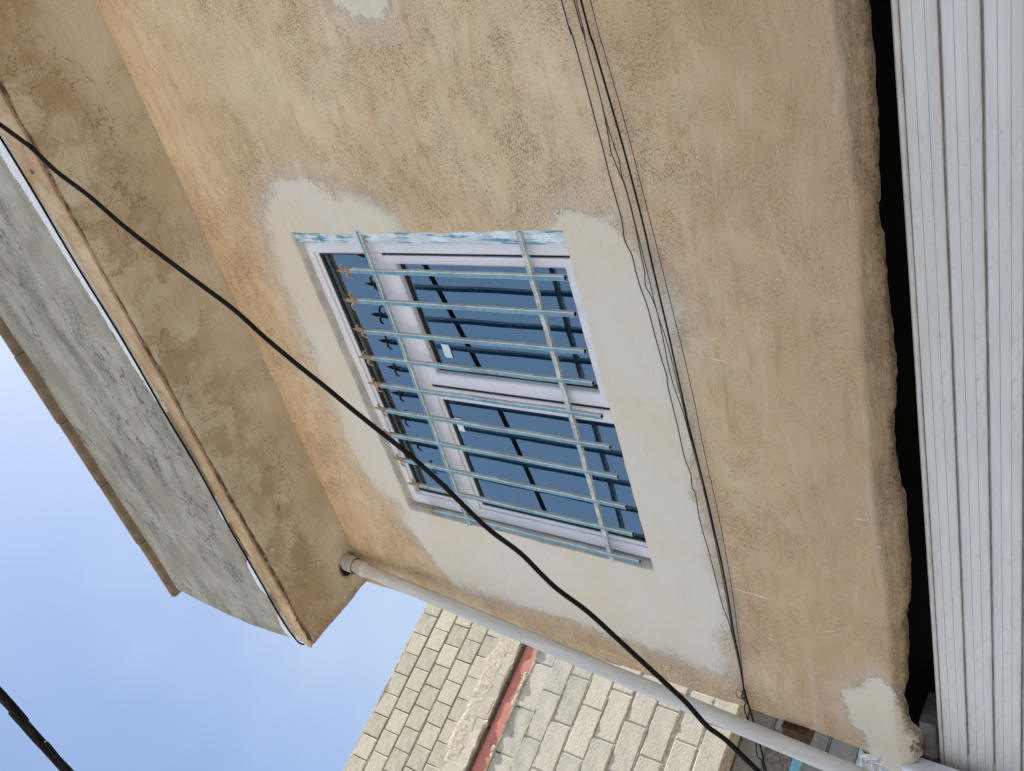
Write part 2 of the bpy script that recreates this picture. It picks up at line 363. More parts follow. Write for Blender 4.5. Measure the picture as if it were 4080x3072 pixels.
def concrete_material():
    t = NT('weathered_concrete', .92, .15)
    base = t.mix(t.ramp(t.noise(3, 6, .65), .34, .66), (.30, .275, .225), (.44, .41, .35))
    W = t.warp(.08, 6, detail=4)
    st = t.noise(1, 6, .7, vec=t.mapping((1.6, 5, 8), (0, .28, 0), vec=W))
    base = t.mix(t.ramp(st, .50, .70, 0, .62), base, (.15, .14, .115))
    base = t.mix(t.ramp(t.noise(8, 6, .7, vec=t.mapping(loc=(3, 3, 3))), .56, .76, 0, .35), base, (.56, .55, .52))
    sp = t.noise(1, 5, .75, vec=t.mapping((90, 90, 150), (0, .4, 0), vec=W))
    m = t.ramp(t.noise(1, 5, .65, vec=t.mapping((2.2, 5, 6), (0, .25, 0), (4, 1, 2), vec=W)), .44, .64)
    base = t.mix(t.math('MULTIPLY', t.math('MULTIPLY', t.ramp(sp, .46, .62), m), .85), base, (.09, .082, .064))
    sd = t.noise(1, 4, .6, vec=t.mapping((1.5, 5, 4.2), (0, .20, 0), (7, 2, 5), vec=W))
    line = t.ramp(t.math('ABSOLUTE', t.math('SUBTRACT', sd, .5)), 0, .012, 1, 0)
    base = t.mix(t.math('MULTIPLY', t.math('MULTIPLY', line, t.ramp(t.noise(2, 4), .38, .54)), .75), base, (.09, .08, .065))
    spk = t.ramp(t.noise(1, 5, .72, vec=t.mapping((170, 170, 240), (0, .4, 0), vec=W)), .52, .66, 0, .55)
    base = t.mix(spk, base, (.13, .125, .11))
    hgt = t.attr('height')
    fl = t.math('ADD', hgt, t.math('MULTIPLY', t.math('SUBTRACT', t.noise(26, 7, .75), .5), .045))
    fl = t.math('SUBTRACT', fl, t.math('MULTIPLY', t.ramp(t.noise(70, 3, .7, vec=t.mapping(loc=(4, 4, 1))), .62, .68), .05))
    fm = t.ramp(fl, .0, .004)
    base = t.mix(fm, base, (.70, .72, .74))
    nb = t.bump(t.noise(120, 5, .65), .5, .004)
    nb = t.bump(t.noise(14, 4, .6), .5, .012, nb)
    nb = t.bump(fm, .6, .003, nb)
    return t.done(base, nb)
def paint_material(name, col, chip, amount, scale=1.0, dark=None):
    t = NT(name, .55, .35)
    a = t.noise(1, 6, .72, vec=t.mapping((110 * scale, 110 * scale, 9 * scale)))
    b = t.noise(9, 4, .6)
    c = t.mix(t.ramp(t.noise(14, 4, .6), .35, .65), tuple(v * .82 for v in col), tuple(min(1, v * 1.15) for v in col))
    k = t.math('ADD', t.math('MULTIPLY', a, .6), t.math('MULTIPLY', b, .4))
    th = .60 - amount * .22
    c = t.mix(t.ramp(k, th, th + .06), c, chip)
    if dark: c = t.mix(t.ramp(t.noise(1, 6, .7, vec=t.mapping((120, 120, 60), loc=(3, 3, 3))), .60, .66, 0, .85), c, dark)
    return t.done(c, t.bump(k, .5, .002), t.ramp(k, th, th + .04, .45, .9))

M_PLASTER = plaster_material()
M_SOFFIT = soffit_material()
M_CONC = concrete_material()
M_REVEAL = plain('reveal_plaster', (.50, .475, .44), .92, .15, .14, 14, bump=.5)
M_BLUE = paint_material('blue_grille_paint', (.15, .315, .40), (.62, .66, .66), .15)
M_BLUEEDGE = paint_material('chipped_white_edge', (.62, .66, .67), (.24, .37, .44), .12)
M_SIDE = paint_material('plaster_splashed_paint', (.42, .42, .365), (.55, .56, .52), .35)
M_RAIL = paint_material('worn_rail_paint', (.40, .44, .42), (.60, .63, .61), .45, dark=(.045, .075, .085))
M_STRIP = paint_material('old_blue_white_paint', (.64, .72, .77), (.13, .30, .40), .46, .6)
M_RUST = plain('rusty_cast_iron', (.34, .235, .15), .85, .2, .45, 90, bump=.6)
M_PVC = plain('white_window_plastic', (.71, .71, .76), .32, .45, .03, 6)
M_RUBBER = plain('black_rubber', (.014, .014, .013), .5, .3)
M_DARK = plain('dark_void', (.012, .012, .012), .95, .05)
M_STICKER = plain('white_sticker', (.72, .80, .88), .6, .3)
M_CABLE = plain('black_cable_sheath', (.008, .0072, .007), .75, .15, .3, 60)
M_WIRE = plain('thin_black_wire', (.02, .018, .017), .5, .35, .4, 30)
M_WIREGREY = plain('faded_wire', (.06, .055, .053), .6, .3, .4, 30)
M_TILE = plain('brown_coping_tile', (.19, .15, .11), .6, .3, .2, 12)
M_BOARD = plain('dark_brown_board', (.055, .033, .02), .8, .2, .4, 22, bump=.4)
M_RAWWOOD = plain('raw_board_edge', (.34, .25, .15), .85, .2, .3, 30)
M_FOIL = plain('crumpled_foil_skin', (.60, .61, .62), .42, .5, .08, 40, metal=.85)
M_WHITEPL = plain('white_plastic', (.70, .71, .74), .5, .4, .04, 8)
M_JAMB = plain('grey_cement', (.11, .11, .105), .95, .1, .35, 18, bump=.6)
M_BLUEWOOD = plain('light_blue_painted_wood', (.18, .42, .56), .6, .3, .15, 30)

def dripband_material():
    t = NT('tan_drip_band', .9, .15)
    c = t.mix(t.ramp(t.noise(5, 6, .65), .36, .66), (.40, .27, .16), (.58, .44, .29))
    k = t.noise(1, 5, .7, vec=t.mapping((60, 60, 110)))
    c = t.mix(t.math('MULTIPLY', t.ramp(k, .52, .66), t.ramp(t.noise(6, 4), .40, .60, .1, .7)), c, (.22, .125, .06))
    c = t.mix(t.ramp(t.noise(22, 2, vec=t.mapping(loc=(8, 1, 1))), .70, .76, 0, .8), c, (.07, .05, .03))
    return t.done(c, t.bump(k, .4, .003))
M_BAND = dripband_material()
M_SMEAR = plain('chalky_smear', (.66, .59, .49), .95, .1, .12, 60)
M_LUMP = plain('broken_plaster', (.30, .25, .19), .95, .1, .55, 70, bump=.8)

def pipe_material():
    t = NT('grey_white_pipe_plastic', .42, .4)
    c = t.mix(t.ramp(t.noise(1, 4, .6, vec=t.mapping((30, 30, 3))), .35, .65), (.50, .485, .455), (.585, .57, .54))
    c = t.mix(t.ramp(t.noise(38, 4, .7), .66, .72, 0, .7), c, (.14, .13, .12))
    c = t.mix(t.ramp(t.noise(1, 5, .7, vec=t.mapping((60, 60, 5), loc=(2, 2, 2))), .66, .74, 0, .5), c, (.25, .20, .14))
    return t.done(c)
M_PIPE = pipe_material()

def slat_material():
    t = NT('dusty_white_slat', .5, .35)
    c = t.mix(t.ramp(t.noise(1, 5, .6, vec=t.mapping((1.2, 10, 16))), .38, .62), (.61, .60, .58), (.69, .68, .67))
    d = t.noise(1, 6, .72, vec=t.mapping((26, 26, 60)))
    m = t.ramp(t.noise(1, 4, .6, vec=t.mapping((2.2, 9, 14), loc=(4, 4, 4))), .42, .66)
    c = t.mix(t.math('MULTIPLY', t.math('MULTIPLY', t.ramp(d, .50, .66), m), .42), c, (.33, .29, .23))
    s1 = t.noise(1, 6, .75, vec=t.mapping((90, 60, 22), (0, .3, 0)))
    c = t.mix(t.math('MULTIPLY', t.math('MULTIPLY', t.ramp(s1, .60, .67), m), .55), c, (.20, .185, .16))
    c = t.mix(t.ramp(t.noise(21, 3, .6, vec=t.mapping(loc=(1, 1, 7))), .735, .76, 0, .8), c, (.15, .14, .13))
    # dirt lying in the grooves and along each slat edge
    gr = t.attr('groove')
    c = t.mix(t.math('MULTIPLY', gr, t.ramp(t.noise(1, 5, .7, vec=t.mapping((12, 40, 60))), .30, .66, .15, .85)), c, (.25, .21, .165))
    return t.done(c, t.bump(d, .15, .001))
M_SLAT = slat_material()

def glass_material(name, back):
    t = NT(name, .02, .5)
    nt = t.t; out = nt.nodes['Material Output']; nt.nodes.remove(t.b)
    gl = t.n('BsdfGlossy'); gl.inputs['Roughness'].default_value = 0.0
    fr = t.n('Fresnel'); fr.inputs['IOR'].default_value = 1.52
    mx = t.n('MixShader')
    if back:
        df = t.n('BsdfDiffuse'); df.inputs['Color'].default_value = (.006, .008, .012, 1)
        gl.inputs['Color'].default_value = (.33, .60, 1, 1)
        f = t.math('ADD', t.math('MULTIPLY', fr.outputs[0], 1.0), .66)
        t.put(mx.inputs[0], f); nt.links.new(df.outputs[0], mx.inputs[1])
    else:
        tr = t.n('BsdfTransparent'); tr.inputs['Color'].default_value = (.86, .90, .93, 1)
        gl.inputs['Color'].default_value = (.52, .77, 1, 1)
        f = t.math('ADD', t.math('MULTIPLY', fr.outputs[0], 1.0), .25)
        t.put(mx.inputs[0], f); nt.links.new(tr.outputs[0], mx.inputs[1])
    nt.links.new(gl.outputs[0], mx.inputs[2]); nt.links.new(mx.outputs[0], out.inputs[0])
    return t.m
M_GLASS_OUT = glass_material('outer_glass', False)
M_GLASS_IN = glass_material('blue_tinted_inner_glass', True)

def block_material(name, lo, hi, ribs):
    t = NT(name, .93, .12)
    r = t.rnd()
    c = t.mix(r, lo, hi)
    c = t.mix(t.ramp(t.noise(7, 5, .65), .36, .66, 0, .5), c, tuple(min(1, v * 1.12) for v in hi))
    sp = t.noise(52, 6, .78)
    c = t.mix(t.ramp(t.noise(17, 5, .7, vec=t.mapping(loc=(3, 7, 1))), .50, .72, 0, .4), c, tuple(v * .74 for v in lo))
    c = t.mix(t.ramp(sp, .54, .66, 0, .55), c, tuple(v * .55 for v in lo))
    c = t.mix(t.ramp(t.noise(3.1, 4, .6, vec=t.mapping(loc=(5, 1, 2))), .60, .72, 0, .45), c, (.60, .54, .42))
    if ribs:
        w = t.n('TexWave', wave_type='BANDS', bands_direction='Z'); t.put(w.inputs[0], t.mapping(loc=(0, 0, .3)))
        w.inputs['Scale'].default_value = 24; w.inputs['Distortion'].default_value = .3
        st = t.noise(1, 4, .6, vec=t.mapping((6, 6, 90)))
        c = t.mix(t.ramp(st, .54, .70, 0, .45), c, (.66, .63, .56))
        b = t.bump(w.outputs['Fac'], .22, .004)
        b = t.bump(t.noise(90, 3), .25, .003, b)
    else:
        b = t.bump(t.noise(46, 6, .8), .9, .012)
    return t.done(c, b)
M_BLOCK_RIB = block_material('ribbed_sand_block', (.33, .31, .24), (.46, .425, .33), True)
M_BLOCK_RAW = block_material('rough_cement_block', (.37, .355, .315), (.54, .495, .41), False)
M_BLOCK_GREY = block_material('grey_cement_block', (.20, .20, .195), (.27, .27, .26), False)
M_MORTAR = plain('rough_mortar', (.47, .42, .325), .95, .1, .28, 40, bump=.8)
M_SPLASH = plain('creamy_mortar_splash', (.45, .40, .31), .95, .1, .25, 35, bump=.8)
M_BACKING = plain('deep_mortar_joint', (.20, .18, .15), .95, .1, .3, 40)
M_REDSTEEL = plain('red_primer_steel', (.42, .15, .115), .55, .35, .12, 9)
def street_material():
    t = NT('dusty_street', .95, .1)
    c = t.mix(t.ramp(t.noise(.6, 6, .6), .35, .65), (.34, .315, .275), (.43, .40, .35))
    c = t.mix(t.ramp(t.noise(30, 4, .7), .5, .75, 0, .4), c, (.20, .18, .15))
    return t.done(c, t.bump(t.noise(50, 4), .4, .01))
M_STREET = street_material()

# ------------------------------------------------------------------ the street
b = MB(); b.add([(-300, -300, 0), (300, -300, 0), (300, 300, 0), (-300, 300, 0)], [(0, 1, 2, 3)])
tag(b.build('street', M_STREET), 'pale dusty street in front of the plastered house', kind='structure')

# ================================================================== THE PLASTERED HOUSE
house = empty('plastered_house')
tag(house, 'beige plastered house with white repair plaster round its barred window', 'house')
XW0, XW1, ZW0, ZW1 = -2.366, -.978, 3.142, 4.402          # window opening in the plaster
zb_k = [(-3.30, 2.262), (-3.04, 2.254), (-2.946, 2.250), (-2.90, 2.252), (-2.87, 2.288), (-2.80, 2.281), (-2.738, 2.289), (-2.64, 2.268), (-2.447, 2.257), (-2.113, 2.246), (-1.818, 2.242),
        (-1.641, 2.248), (-1.394, 2.242), (-1.136, 2.246), (-.968, 2.251), (-.614, 2.238), (-.457, 2.241), (2.6, 2.24)]
zl_k = [(-3.30, 2.30), (-2.738, 2.315), (-2.465, 2.300), (-2.238, 2.300), (-1.93, 2.308), (-1.564, 2.299), (-1.246, 2.290), (-.968, 2.276), (-.609, 2.283), (-.45, 2.286), (2.6, 2.285)]
xe_k = [(2.20, -3.13), (2.368, -3.125), (2.388, -3.085), (2.46, -3.052), (2.62, -3.040), (3.4, -3.036), (3.9, -3.046), (4.5, -3.038), (6, -3.04)]
interp = lambda x, K: np.interp(x, [k[0] for k in K], [k[1] for k in K])
def zsoff(x, y):
    zi = 4.937 + (-.04 - x) * .0254
    return zi + (4.983 - zi) * (-y / .465)

def build_wall():
    st = .008
    xs = list(np.arange(-3.04, XW0, st)[:-1]) + list(np.linspace(XW0, XW1, 173)) + list(np.arange(XW1 + st, .45, st)) + list(np.linspace(.5, 2.6, 22))
    zs = list(np.arange(2.285, ZW0, st)[:-1]) + list(np.linspace(ZW0, ZW1, 158)) + list(np.arange(ZW1 + st, 5.10, st))
    xs = np.array(xs); zs = np.array(zs)
    nc = 5                                   # rounded corner columns + side columns
    r = .026
    depth = [.0, .0, .0, .0, .0]
    lipn = 7
    # rows 0..lipn-1 curve under the lintel, then the face rows
    X, Z = np.meshgrid(xs, zs)
    zl = interp(X, zl_k)
    zb0 = 2.285
    # stretch the lowest 12 cm so that the first row follows the lip line
    Zf = Z.copy(); low = Z < zb0 + .12
    t = (Z - zb0) / .12
    Zf[low] = (zl + (zb0 + .12 - zl) * t)[low]
    Y = .0035 * fbm(X, Zf, 1.6, 1) + .0012 * fbm(X, Zf, 9, 5)
    xe = interp(Zf, xe_k) + .008 * fbm(Zf * 0 + 3.3, Zf, 3.1, 9) + .004 * fbm(Zf * 0 + 1.3, Zf, 16, 19)
    # slide the outermost 12 cm of columns so the first one follows the corner
    tt = np.clip((X + 3.04) / .12, 0, 1)
    Xf = np.where(X < -2.92, xe + r + ((-2.92) - xe - r) * tt, X)
    hole = np.zeros((len(zs) - 1, len(xs) - 1), bool)
    i0 = int(np.argmin(abs(xs - XW0))); i1 = int(np.argmin(abs(xs - XW1)))
    j0 = int(np.argmin(abs(zs - ZW0))); j1 = int(np.argmin(abs(zs - ZW1)))
    hole[j0:j1, i0:i1] = True
    # uneven edge of the opening
    wob = lambda a, s: .006 * vnoise(a, a * 0 + s, 5, 31 + s) + .0025 * vnoise(a, a * 0 + s, 26, 41 + s)
    Xf[j0:j1 + 1, i0] += wob(zs[j0:j1 + 1], 1); Xf[j0:j1 + 1, i1] += wob(zs[j0:j1 + 1], 2)
    Zf[j0, i0:i1 + 1] += wob(xs[i0:i1 + 1], 3) * .7; Zf[j1, i0:i1 + 1] += wob(xs[i0:i1 + 1], 4)
    nz, nx = X.shape
    verts = [np.stack([Xf, Y, Zf], -1).reshape(-1, 3)]
    q = []
    J, I = np.nonzero(~hole)
    q.append(np.stack([J * nx + I, J * nx + I + 1, (J + 1) * nx + I + 1, (J + 1) * nx + I], -1))
    cnt = nz * nx
    # --- lip: rows curling inwards and down to the ragged edge
    xr = Xf[0]; zl0 = Zf[0]; zb = interp(xr, zb_k) + .007 * fbm(xr, xr * 0, 4.2, 3, 5) + .010 * np.clip((vnoise(xr, xr * 0, 3.3, 13) - .35) / .06, 0, 1) + .003 * np.clip((vnoise(xr, xr * 0, 11, 14) - .4) / .08, 0, 1) + .0012 * vnoise(xr, xr * 0, 47, 4) * np.clip(vnoise(xr, xr * 0, 5, 5) + .2, 0, 1)
    prev = np.arange(nx)
    for k in range(1, lipn + 4):
        u = min(k / lipn, 1)
        if k <= lipn:
            y = .024 * u ** 1.7; z = zl0 + (zb - zl0) * u
            y = y + .0018 * fbm(xr, xr * 0 + k * .02, 16, 7)
        else:
            y = .024 + .012 * (k - lipn); z = zb + .003 * vnoise(xr, xr * 0 + k, 40, 8)
        verts.append(np.stack([xr, np.broadcast_to(y, xr.shape), z], -1)); cur = cnt + np.arange(nx); cnt += nx
        q.append(np.stack([cur[:-1], cur[1:], prev[1:], prev[:-1]], -1)); prev = cur
    # --- rounded left corner and the side wall behind it
    c0 = np.arange(nz) * nx; x0 = Xf[:, 0]; z0 = Zf[:, 0]; y0 = Y[:, 0]; prev = c0
    for k in range(1, nc + 3):
        if k <= nc:
            a = math.pi / 2 * k / nc; dx, dy = -r * math.sin(a), r * (1 - math.cos(a))
        else: dx, dy = -r, r + (.03, .10)[k - nc - 1]
        n = .003 * fbm(z0, z0 * 0 + k * .4, 24, 11)
        verts.append(np.stack([x0 + dx + n, y0 + dy, z0], -1)); cur = cnt + np.arange(nz); cnt += nz
        q.append(np.stack([cur[:-1], prev[:-1], prev[1:], cur[1:]], -1)); prev = cur
    V = np.concatenate(verts); F = np.concatenate(q)
    me = bpy.data.meshes.new('front_wall')
    me.from_pydata(V.tolist(), [], F.tolist())
    me.polygons.foreach_set('use_smooth', [True] * len(me.polygons))
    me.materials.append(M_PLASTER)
    x, z = V[:, 0], V[:, 2]
    P = np.maximum(np.maximum(sdist(x, z, P1), sdist(x, z, P2)), sdist(x, z, P3))
    P = np.clip(P, -.4, .4)
    V2 = V.copy()
    add_attr(me, 'patch', P)
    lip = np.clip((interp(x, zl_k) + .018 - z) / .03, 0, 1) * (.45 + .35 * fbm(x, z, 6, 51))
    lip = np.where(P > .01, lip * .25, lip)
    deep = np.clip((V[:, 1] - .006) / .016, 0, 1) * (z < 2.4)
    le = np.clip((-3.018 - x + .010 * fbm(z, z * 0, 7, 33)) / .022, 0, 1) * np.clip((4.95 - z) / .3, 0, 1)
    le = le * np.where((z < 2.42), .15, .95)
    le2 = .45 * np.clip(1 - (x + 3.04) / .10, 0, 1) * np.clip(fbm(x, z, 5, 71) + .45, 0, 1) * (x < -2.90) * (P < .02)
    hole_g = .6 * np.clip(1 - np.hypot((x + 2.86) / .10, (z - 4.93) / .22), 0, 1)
    pipe_shade = .55 * np.clip(1 - abs(x + 2.815) / .05, 0, 1) * np.clip((z - 4.30) / .25, 0, 1)  # the pipe's shadow on the wall, painted into the mask
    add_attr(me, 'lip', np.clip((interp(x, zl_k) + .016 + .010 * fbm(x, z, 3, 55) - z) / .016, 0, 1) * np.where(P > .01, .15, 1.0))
    add_attr(me, 'grime_shade', np.clip(np.maximum.reduce([lip, deep * .92, le, le2, hole_g, pipe_shade]), 0, 1))
    me.update()
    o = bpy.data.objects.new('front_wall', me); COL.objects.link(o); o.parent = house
    # reveal: walk the hole boundary
    loop = [j0 * nx + i for i in range(i0, i1)] + [j * nx + i1 for j in range(j0, j1)] + [j1 * nx + i for i in range(i1, i0, -1)] + [j * nx + i0 for j in range(j1, j0, -1)]
    B = V[loop]; ctr = np.array([(XW0 + XW1) / 2, 0, (ZW0 + ZW1) / 2]); half = np.array([(XW1 - XW0) / 2, 1, (ZW1 - ZW0) / 2])
    m = MB(); rows = []
    for k, (dy, ins) in enumerate([(0, 0), (.003, .0025), (.010, .004), (.03, .005), (.075, .006)]):
        row = []
        for w in B:
            d = (w - ctr) / half; sx = -np.sign(d[0]) * ins if abs(d[0]) > .985 else 0; sz = -np.sign(d[2]) * ins if abs(d[2]) > .985 else 0
            row.append((w[0] + sx, w[1] + dy, w[2] + sz))
        row.append(row[0]); rows.append(row)
    m.grid(rows); m.build('window_reveal', M_REVEAL, house)
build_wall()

# the rest of the building behind the facade (simple, closed against light)
b = MB(); b.box(-3.035, -3.0, .13, 8, 2.2, 5.06); b.box(-3.13, -3.0, .09, 8, 0, 2.3)
b.build('side_wall', M_PLASTER, house)
b = MB(); b.box(2.6, 6.0, 0, 8, 0, 6.2); b.box(-3.0, 2.6, 7.8, 8, 0, 5.06)
b.build('rear_wall', M_PLASTER, house)
b = MB(); b.box(-3.03, 2.6, .03, 8, 5.10, 5.30)
b.build('roof_slab', M_CONC, house)
b = MB()
b.box(-2.98, 2.6, .30, .33, 1.2, 3.05); b.box(-2.98, 2.6, .04, .33, 3.05, 3.08); b.box(-2.99, -2.96, .035, .33, 2.27, 3.07)
b.build('shutter_housing', M_DARK, house)
b = MB(); b.box(-2.5, -.9, .5, .52, 3.0, 4.6); b.build('room_back', M_DARK, house)
# grey cement jamb inside the slot at the left end
b = MB()
V = [[(-3.15 + .29 * i / 14 + .006 * math.sin(i * 9), .056 + .008 * random.random(), 2.207 + .05 * j / 12) for i in range(15)] for j in range(13)]
b.grid(V); b.box(-3.15, -2.87, .068, .2, 2.207, 2.26); b.build('cement_jamb', M_JAMB, house)
# broken plaster lumps at the ragged end of the lintel
for (x, y, z, s) in [(-2.945, .018, 2.266, .019), (-2.90, .030, 2.284, .010), (-2.985, .022, 2.258, .014), (-2.84, .034, 2.292, .009)]:
    bm = bmesh.new(); bmesh.ops.create_icosphere(bm, subdivisions=2, radius=s)
    for w in bm.verts:
        k = 1 + .75 * float(vnoise(w.co.x * 130 + x * 90, w.co.z * 130 + w.co.y * 71, 1, 3)); w.co = Vector((w.co.x * 1.5 * k + x, w.co.y * k + y, w.co.z * .85 * k + z))
    m = MB(); m.add([w.co[:] for w in bm.verts], [[w.index for w in f.verts] for f in bm.faces]); bm.free()
    m.build('plaster_lump', M_LUMP, house)

# --- thin white plaster smears on the facade
for k, (xa, za, xb, zb) in enumerate(STROKES):
    m = MB(); A = Vector((xa, 0, za)); Bv = Vector((xb, 0, zb)); d = (Bv - A); L = d.length; d.normalize(); sd = Vector((d.z, 0, -d.x))
    up = []; mid = []; dn = []
    for i in range(9):
        u = i / 8; w = (.0016 + .0028 * random.random()) * math.sin(math.pi * min(max(u, .06), .94)) ** .6
        c = A + d * (L * u) + sd * .003 * math.sin(u * 5 + k)
        y = float(.0035 * fbm(c.x, c.z, 1.6, 1))
        up.append((c + sd * w) + Vector((0, y + .001, 0))); mid.append(c + Vector((0, y - .0030, 0))); dn.append((c - sd * w) + Vector((0, y + .001, 0)))
    m.grid([up, mid, dn]); m.build('plaster_smear', M_SMEAR, house)

# --- balcony: soffit, drip band, parapet, coping
def build_soffit():
    nx, ny = 330, 66
    xs = np.linspace(-3.015, 2.6, nx); ys = np.concatenate([np.linspace(.03, -.415, 46), np.linspace(-.418, -.465, 20)])
    X, Y = np.meshgrid(xs, ys)
    Z = zsoff(X, Y) + .004 * fbm(X, Y, 2.2, 61) + .0015 * fbm(X, Y, 11, 66)
    Z = np.where(Y > -.06, Z + 0 * Z, Z)
    # ragged broken arris along the outer edge
    e = np.clip((-.435 - Y) / .03, 0, 1)
    rag = np.clip(fbm(X, X * 0 + 2, 4.2, 77), 0, 1) * .020 + .003 * vnoise(X, X * 0, 40, 78)
    Z += e * rag
    # left end slightly uneven
    le = np.clip((-2.985 - X) / .03, 0, 1)
    X = X + le * .010 * fbm(Y, Y * 0, 14, 81)
    V = np.stack([X, Y, Z], -1).reshape(-1, 3)
    # round hole for the drainpipe
    hx, hy, hr = -2.835, -.068, .047
    q = []
    for j in range(ny - 1):
        for i in range(nx - 1):
            q.append((j * nx + i, j * nx + i + 1, (j + 1) * nx + i + 1, (j + 1) * nx + i))
    me = bpy.data.meshes.new('soffit'); me.from_pydata(V.tolist(), [], q)
    me.polygons.foreach_set('use_smooth', [True] * len(me.polygons)); me.materials.append(M_SOFFIT)
    x, y = V[:, 0], V[:, 1]
    add_attr(me, 'outer', np.clip((-y) / .34, 0, 1))
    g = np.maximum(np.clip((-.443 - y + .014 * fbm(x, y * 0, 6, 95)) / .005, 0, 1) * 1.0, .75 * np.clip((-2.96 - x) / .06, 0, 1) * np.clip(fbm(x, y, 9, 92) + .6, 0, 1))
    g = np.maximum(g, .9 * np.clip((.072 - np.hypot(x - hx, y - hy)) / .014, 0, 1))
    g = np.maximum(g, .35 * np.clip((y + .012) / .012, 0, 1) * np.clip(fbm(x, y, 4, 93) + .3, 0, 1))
    add_attr(me, 'grime_shade', g); me.update()
    o = bpy.data.objects.new('soffit', me); COL.objects.link(o); o.parent = house
build_soffit()
zbt_k = [(-3.02, 5.000), (-2.985, 5.035), (-2.95, 5.060), (-2.78, 5.082), (-2.45, 5.075), (-1.9, 5.060), (-1.4, 5.066), (-1.0, 5.082), (-.6, 5.105), (-.2, 5.125), (2.6, 5.13)]
xs = np.linspace(-3.018, 2.6, 240)
zt = interp(xs, zbt_k) + .003 * vnoise(xs, xs * 0, 9, 15)
zlow = np.array([float(zsoff(x, -.465)) for x in xs]) - .004 + .002 * vnoise(xs, xs * 0, 30, 16)
yb = -.468 - .003 * vnoise(xs, xs * 0, 5, 17)
m = MB()
m.grid([[(x, y + .012, z + .004) for x, y, z in zip(xs, yb, zlow)], [(x, y, z) for x, y, z in zip(xs, yb, zlow)]] +
       [[(x, y + .002 * math.sin(k * 2 + x * 7), z + (t - z) * k / 4) for x, y, z, t in zip(xs, yb, zlow, zt)] for k in range(1, 5)] +
       [[(x, y + .03, t + .004) for x, y, t in zip(xs, yb, zt)]], smooth=False)
m.build('drip_band', M_BAND, house)
# parapet, standing proud of the band with a shadow gap below it
def build_parapet():
    nx, nz = 360, 90
    xs = np.linspace(-3.0, 2.6, nx); us = np.linspace(0, 1, nz)
    X, U = np.meshgrid(xs, us)
    zlo = interp(X, zbt_k) + .012 + .005 * vnoise(X, X * 0, 6, 25) + .003 * vnoise(X, X * 0, 31, 26)
    ztop = 6.165 + (X + 3.0) * .020
    Z = zlo + (ztop - zlo) * U
    Y = -.481 + .008 * fbm(X, Z, 1.4, 27) + .003 * fbm(X, Z, 8, 28) + .018 * U
    xe = -2.975 - .03 * U + .030 * np.sin(U * math.pi) * -1 + .006 * fbm(U * 3, U * 0, 3, 29)
    tt = np.clip((X + 3.0) / .2, 0, 1)
    Xf = np.where(X < -2.8, xe + (-2.8 - xe) * tt, X)
    rows = [np.stack([Xf, Y, Z], -1).reshape(-1, 3)]; q = []
    for j in range(nz - 1):
        for i in range(nx - 1): q.append((j * nx + i, j * nx + i + 1, (j + 1) * nx + i + 1, (j + 1) * nx + i))
    cnt = nz * nx
    # underside
    a = np.stack([Xf[0], Y[0] + .055, Z[0] + .002], -1); rows.append(a)
    q += [(i + 1, i, cnt + i, cnt + i + 1) for i in range(nx - 1)]; cnt += nx
    # top and left end
    a = np.stack([Xf[-1], Y[-1] + .12, Z[-1]], -1); rows.append(a); t0 = (nz - 1) * nx
    q += [(t0 + i, t0 + i + 1, cnt + i + 1, cnt + i) for i in range(nx - 1)]; cnt += nx
    for k, (dx, dy) in enumerate([(-.006, .008), (-.008, .02), (-.004, .12)]):
        a = np.stack([Xf[:, 0] + dx, Y[:, 0] + dy, Z[:, 0]], -1); rows.append(a)
        pr = (np.arange(nz) * nx) if k == 0 else np.arange(cnt - nz, cnt)
        cu = np.arange(cnt, cnt + nz); cnt += nz
        q += [(int(cu[i]), int(pr[i]), int(pr[i + 1]), int(cu[i + 1])) for i in range(nz - 1)]
    V = np.concatenate(rows)
    me = bpy.data.meshes.new('parapet'); me.from_pydata(V.tolist(), [], q)
    me.polygons.foreach_set('use_smooth', [True] * len(me.polygons)); me.materials.append(M_CONC)
    wk = [(-3.1, .06), (-2.90, .055), (-2.80, .0), (-2.70, .0), (-2.60, .042), (-2.48, .035), (-2.40, -.02), (-2.25, -.02), (-2.17, .025), (-2.08, .018), (-2.0, -.03), (-1.66, -.03), (-1.58, .012), (-1.45, .030), (-1.30, .040), (-1.1, .052), (-.8, .066), (-.3, .085), (.4, .07), (2.6, .02)]
    add_attr(me, 'height', interp(V[:, 0], wk) - (V[:, 2] - interp(V[:, 0], zbt_k) - .012)); me.update()
    o = bpy.data.objects.new('parapet', me); COL.objects.link(o); o.parent = house
    b = MB(); b.box(-3.0, 2.6, -.36, -.33, 5.05, 6.16); b.box(-2.98, 2.6, -.43, .05, 5.045, 5.06)
    b.build('parapet_back', M_CONC, house)
build_parapet()
ct = None
x = -3.035
while x < 2.4:
    if ct is None:
        m = MB(); m.box(x, x + .4105, -.498, -.30, 6.154, 6.166, b=.002); m.box(x, x + .4105, -.504, -.30, 6.1665, 6.186, b=.003)
        ct = m.build('coping_tile', M_TILE, house, off=(x, 0, 6.15)); x0 = x
    else:
        o = ct.copy(); COL.objects.link(o); o.location = (x, random.uniform(-.004, .004), 6.15 + (x - x0) * .020)
    x += .412

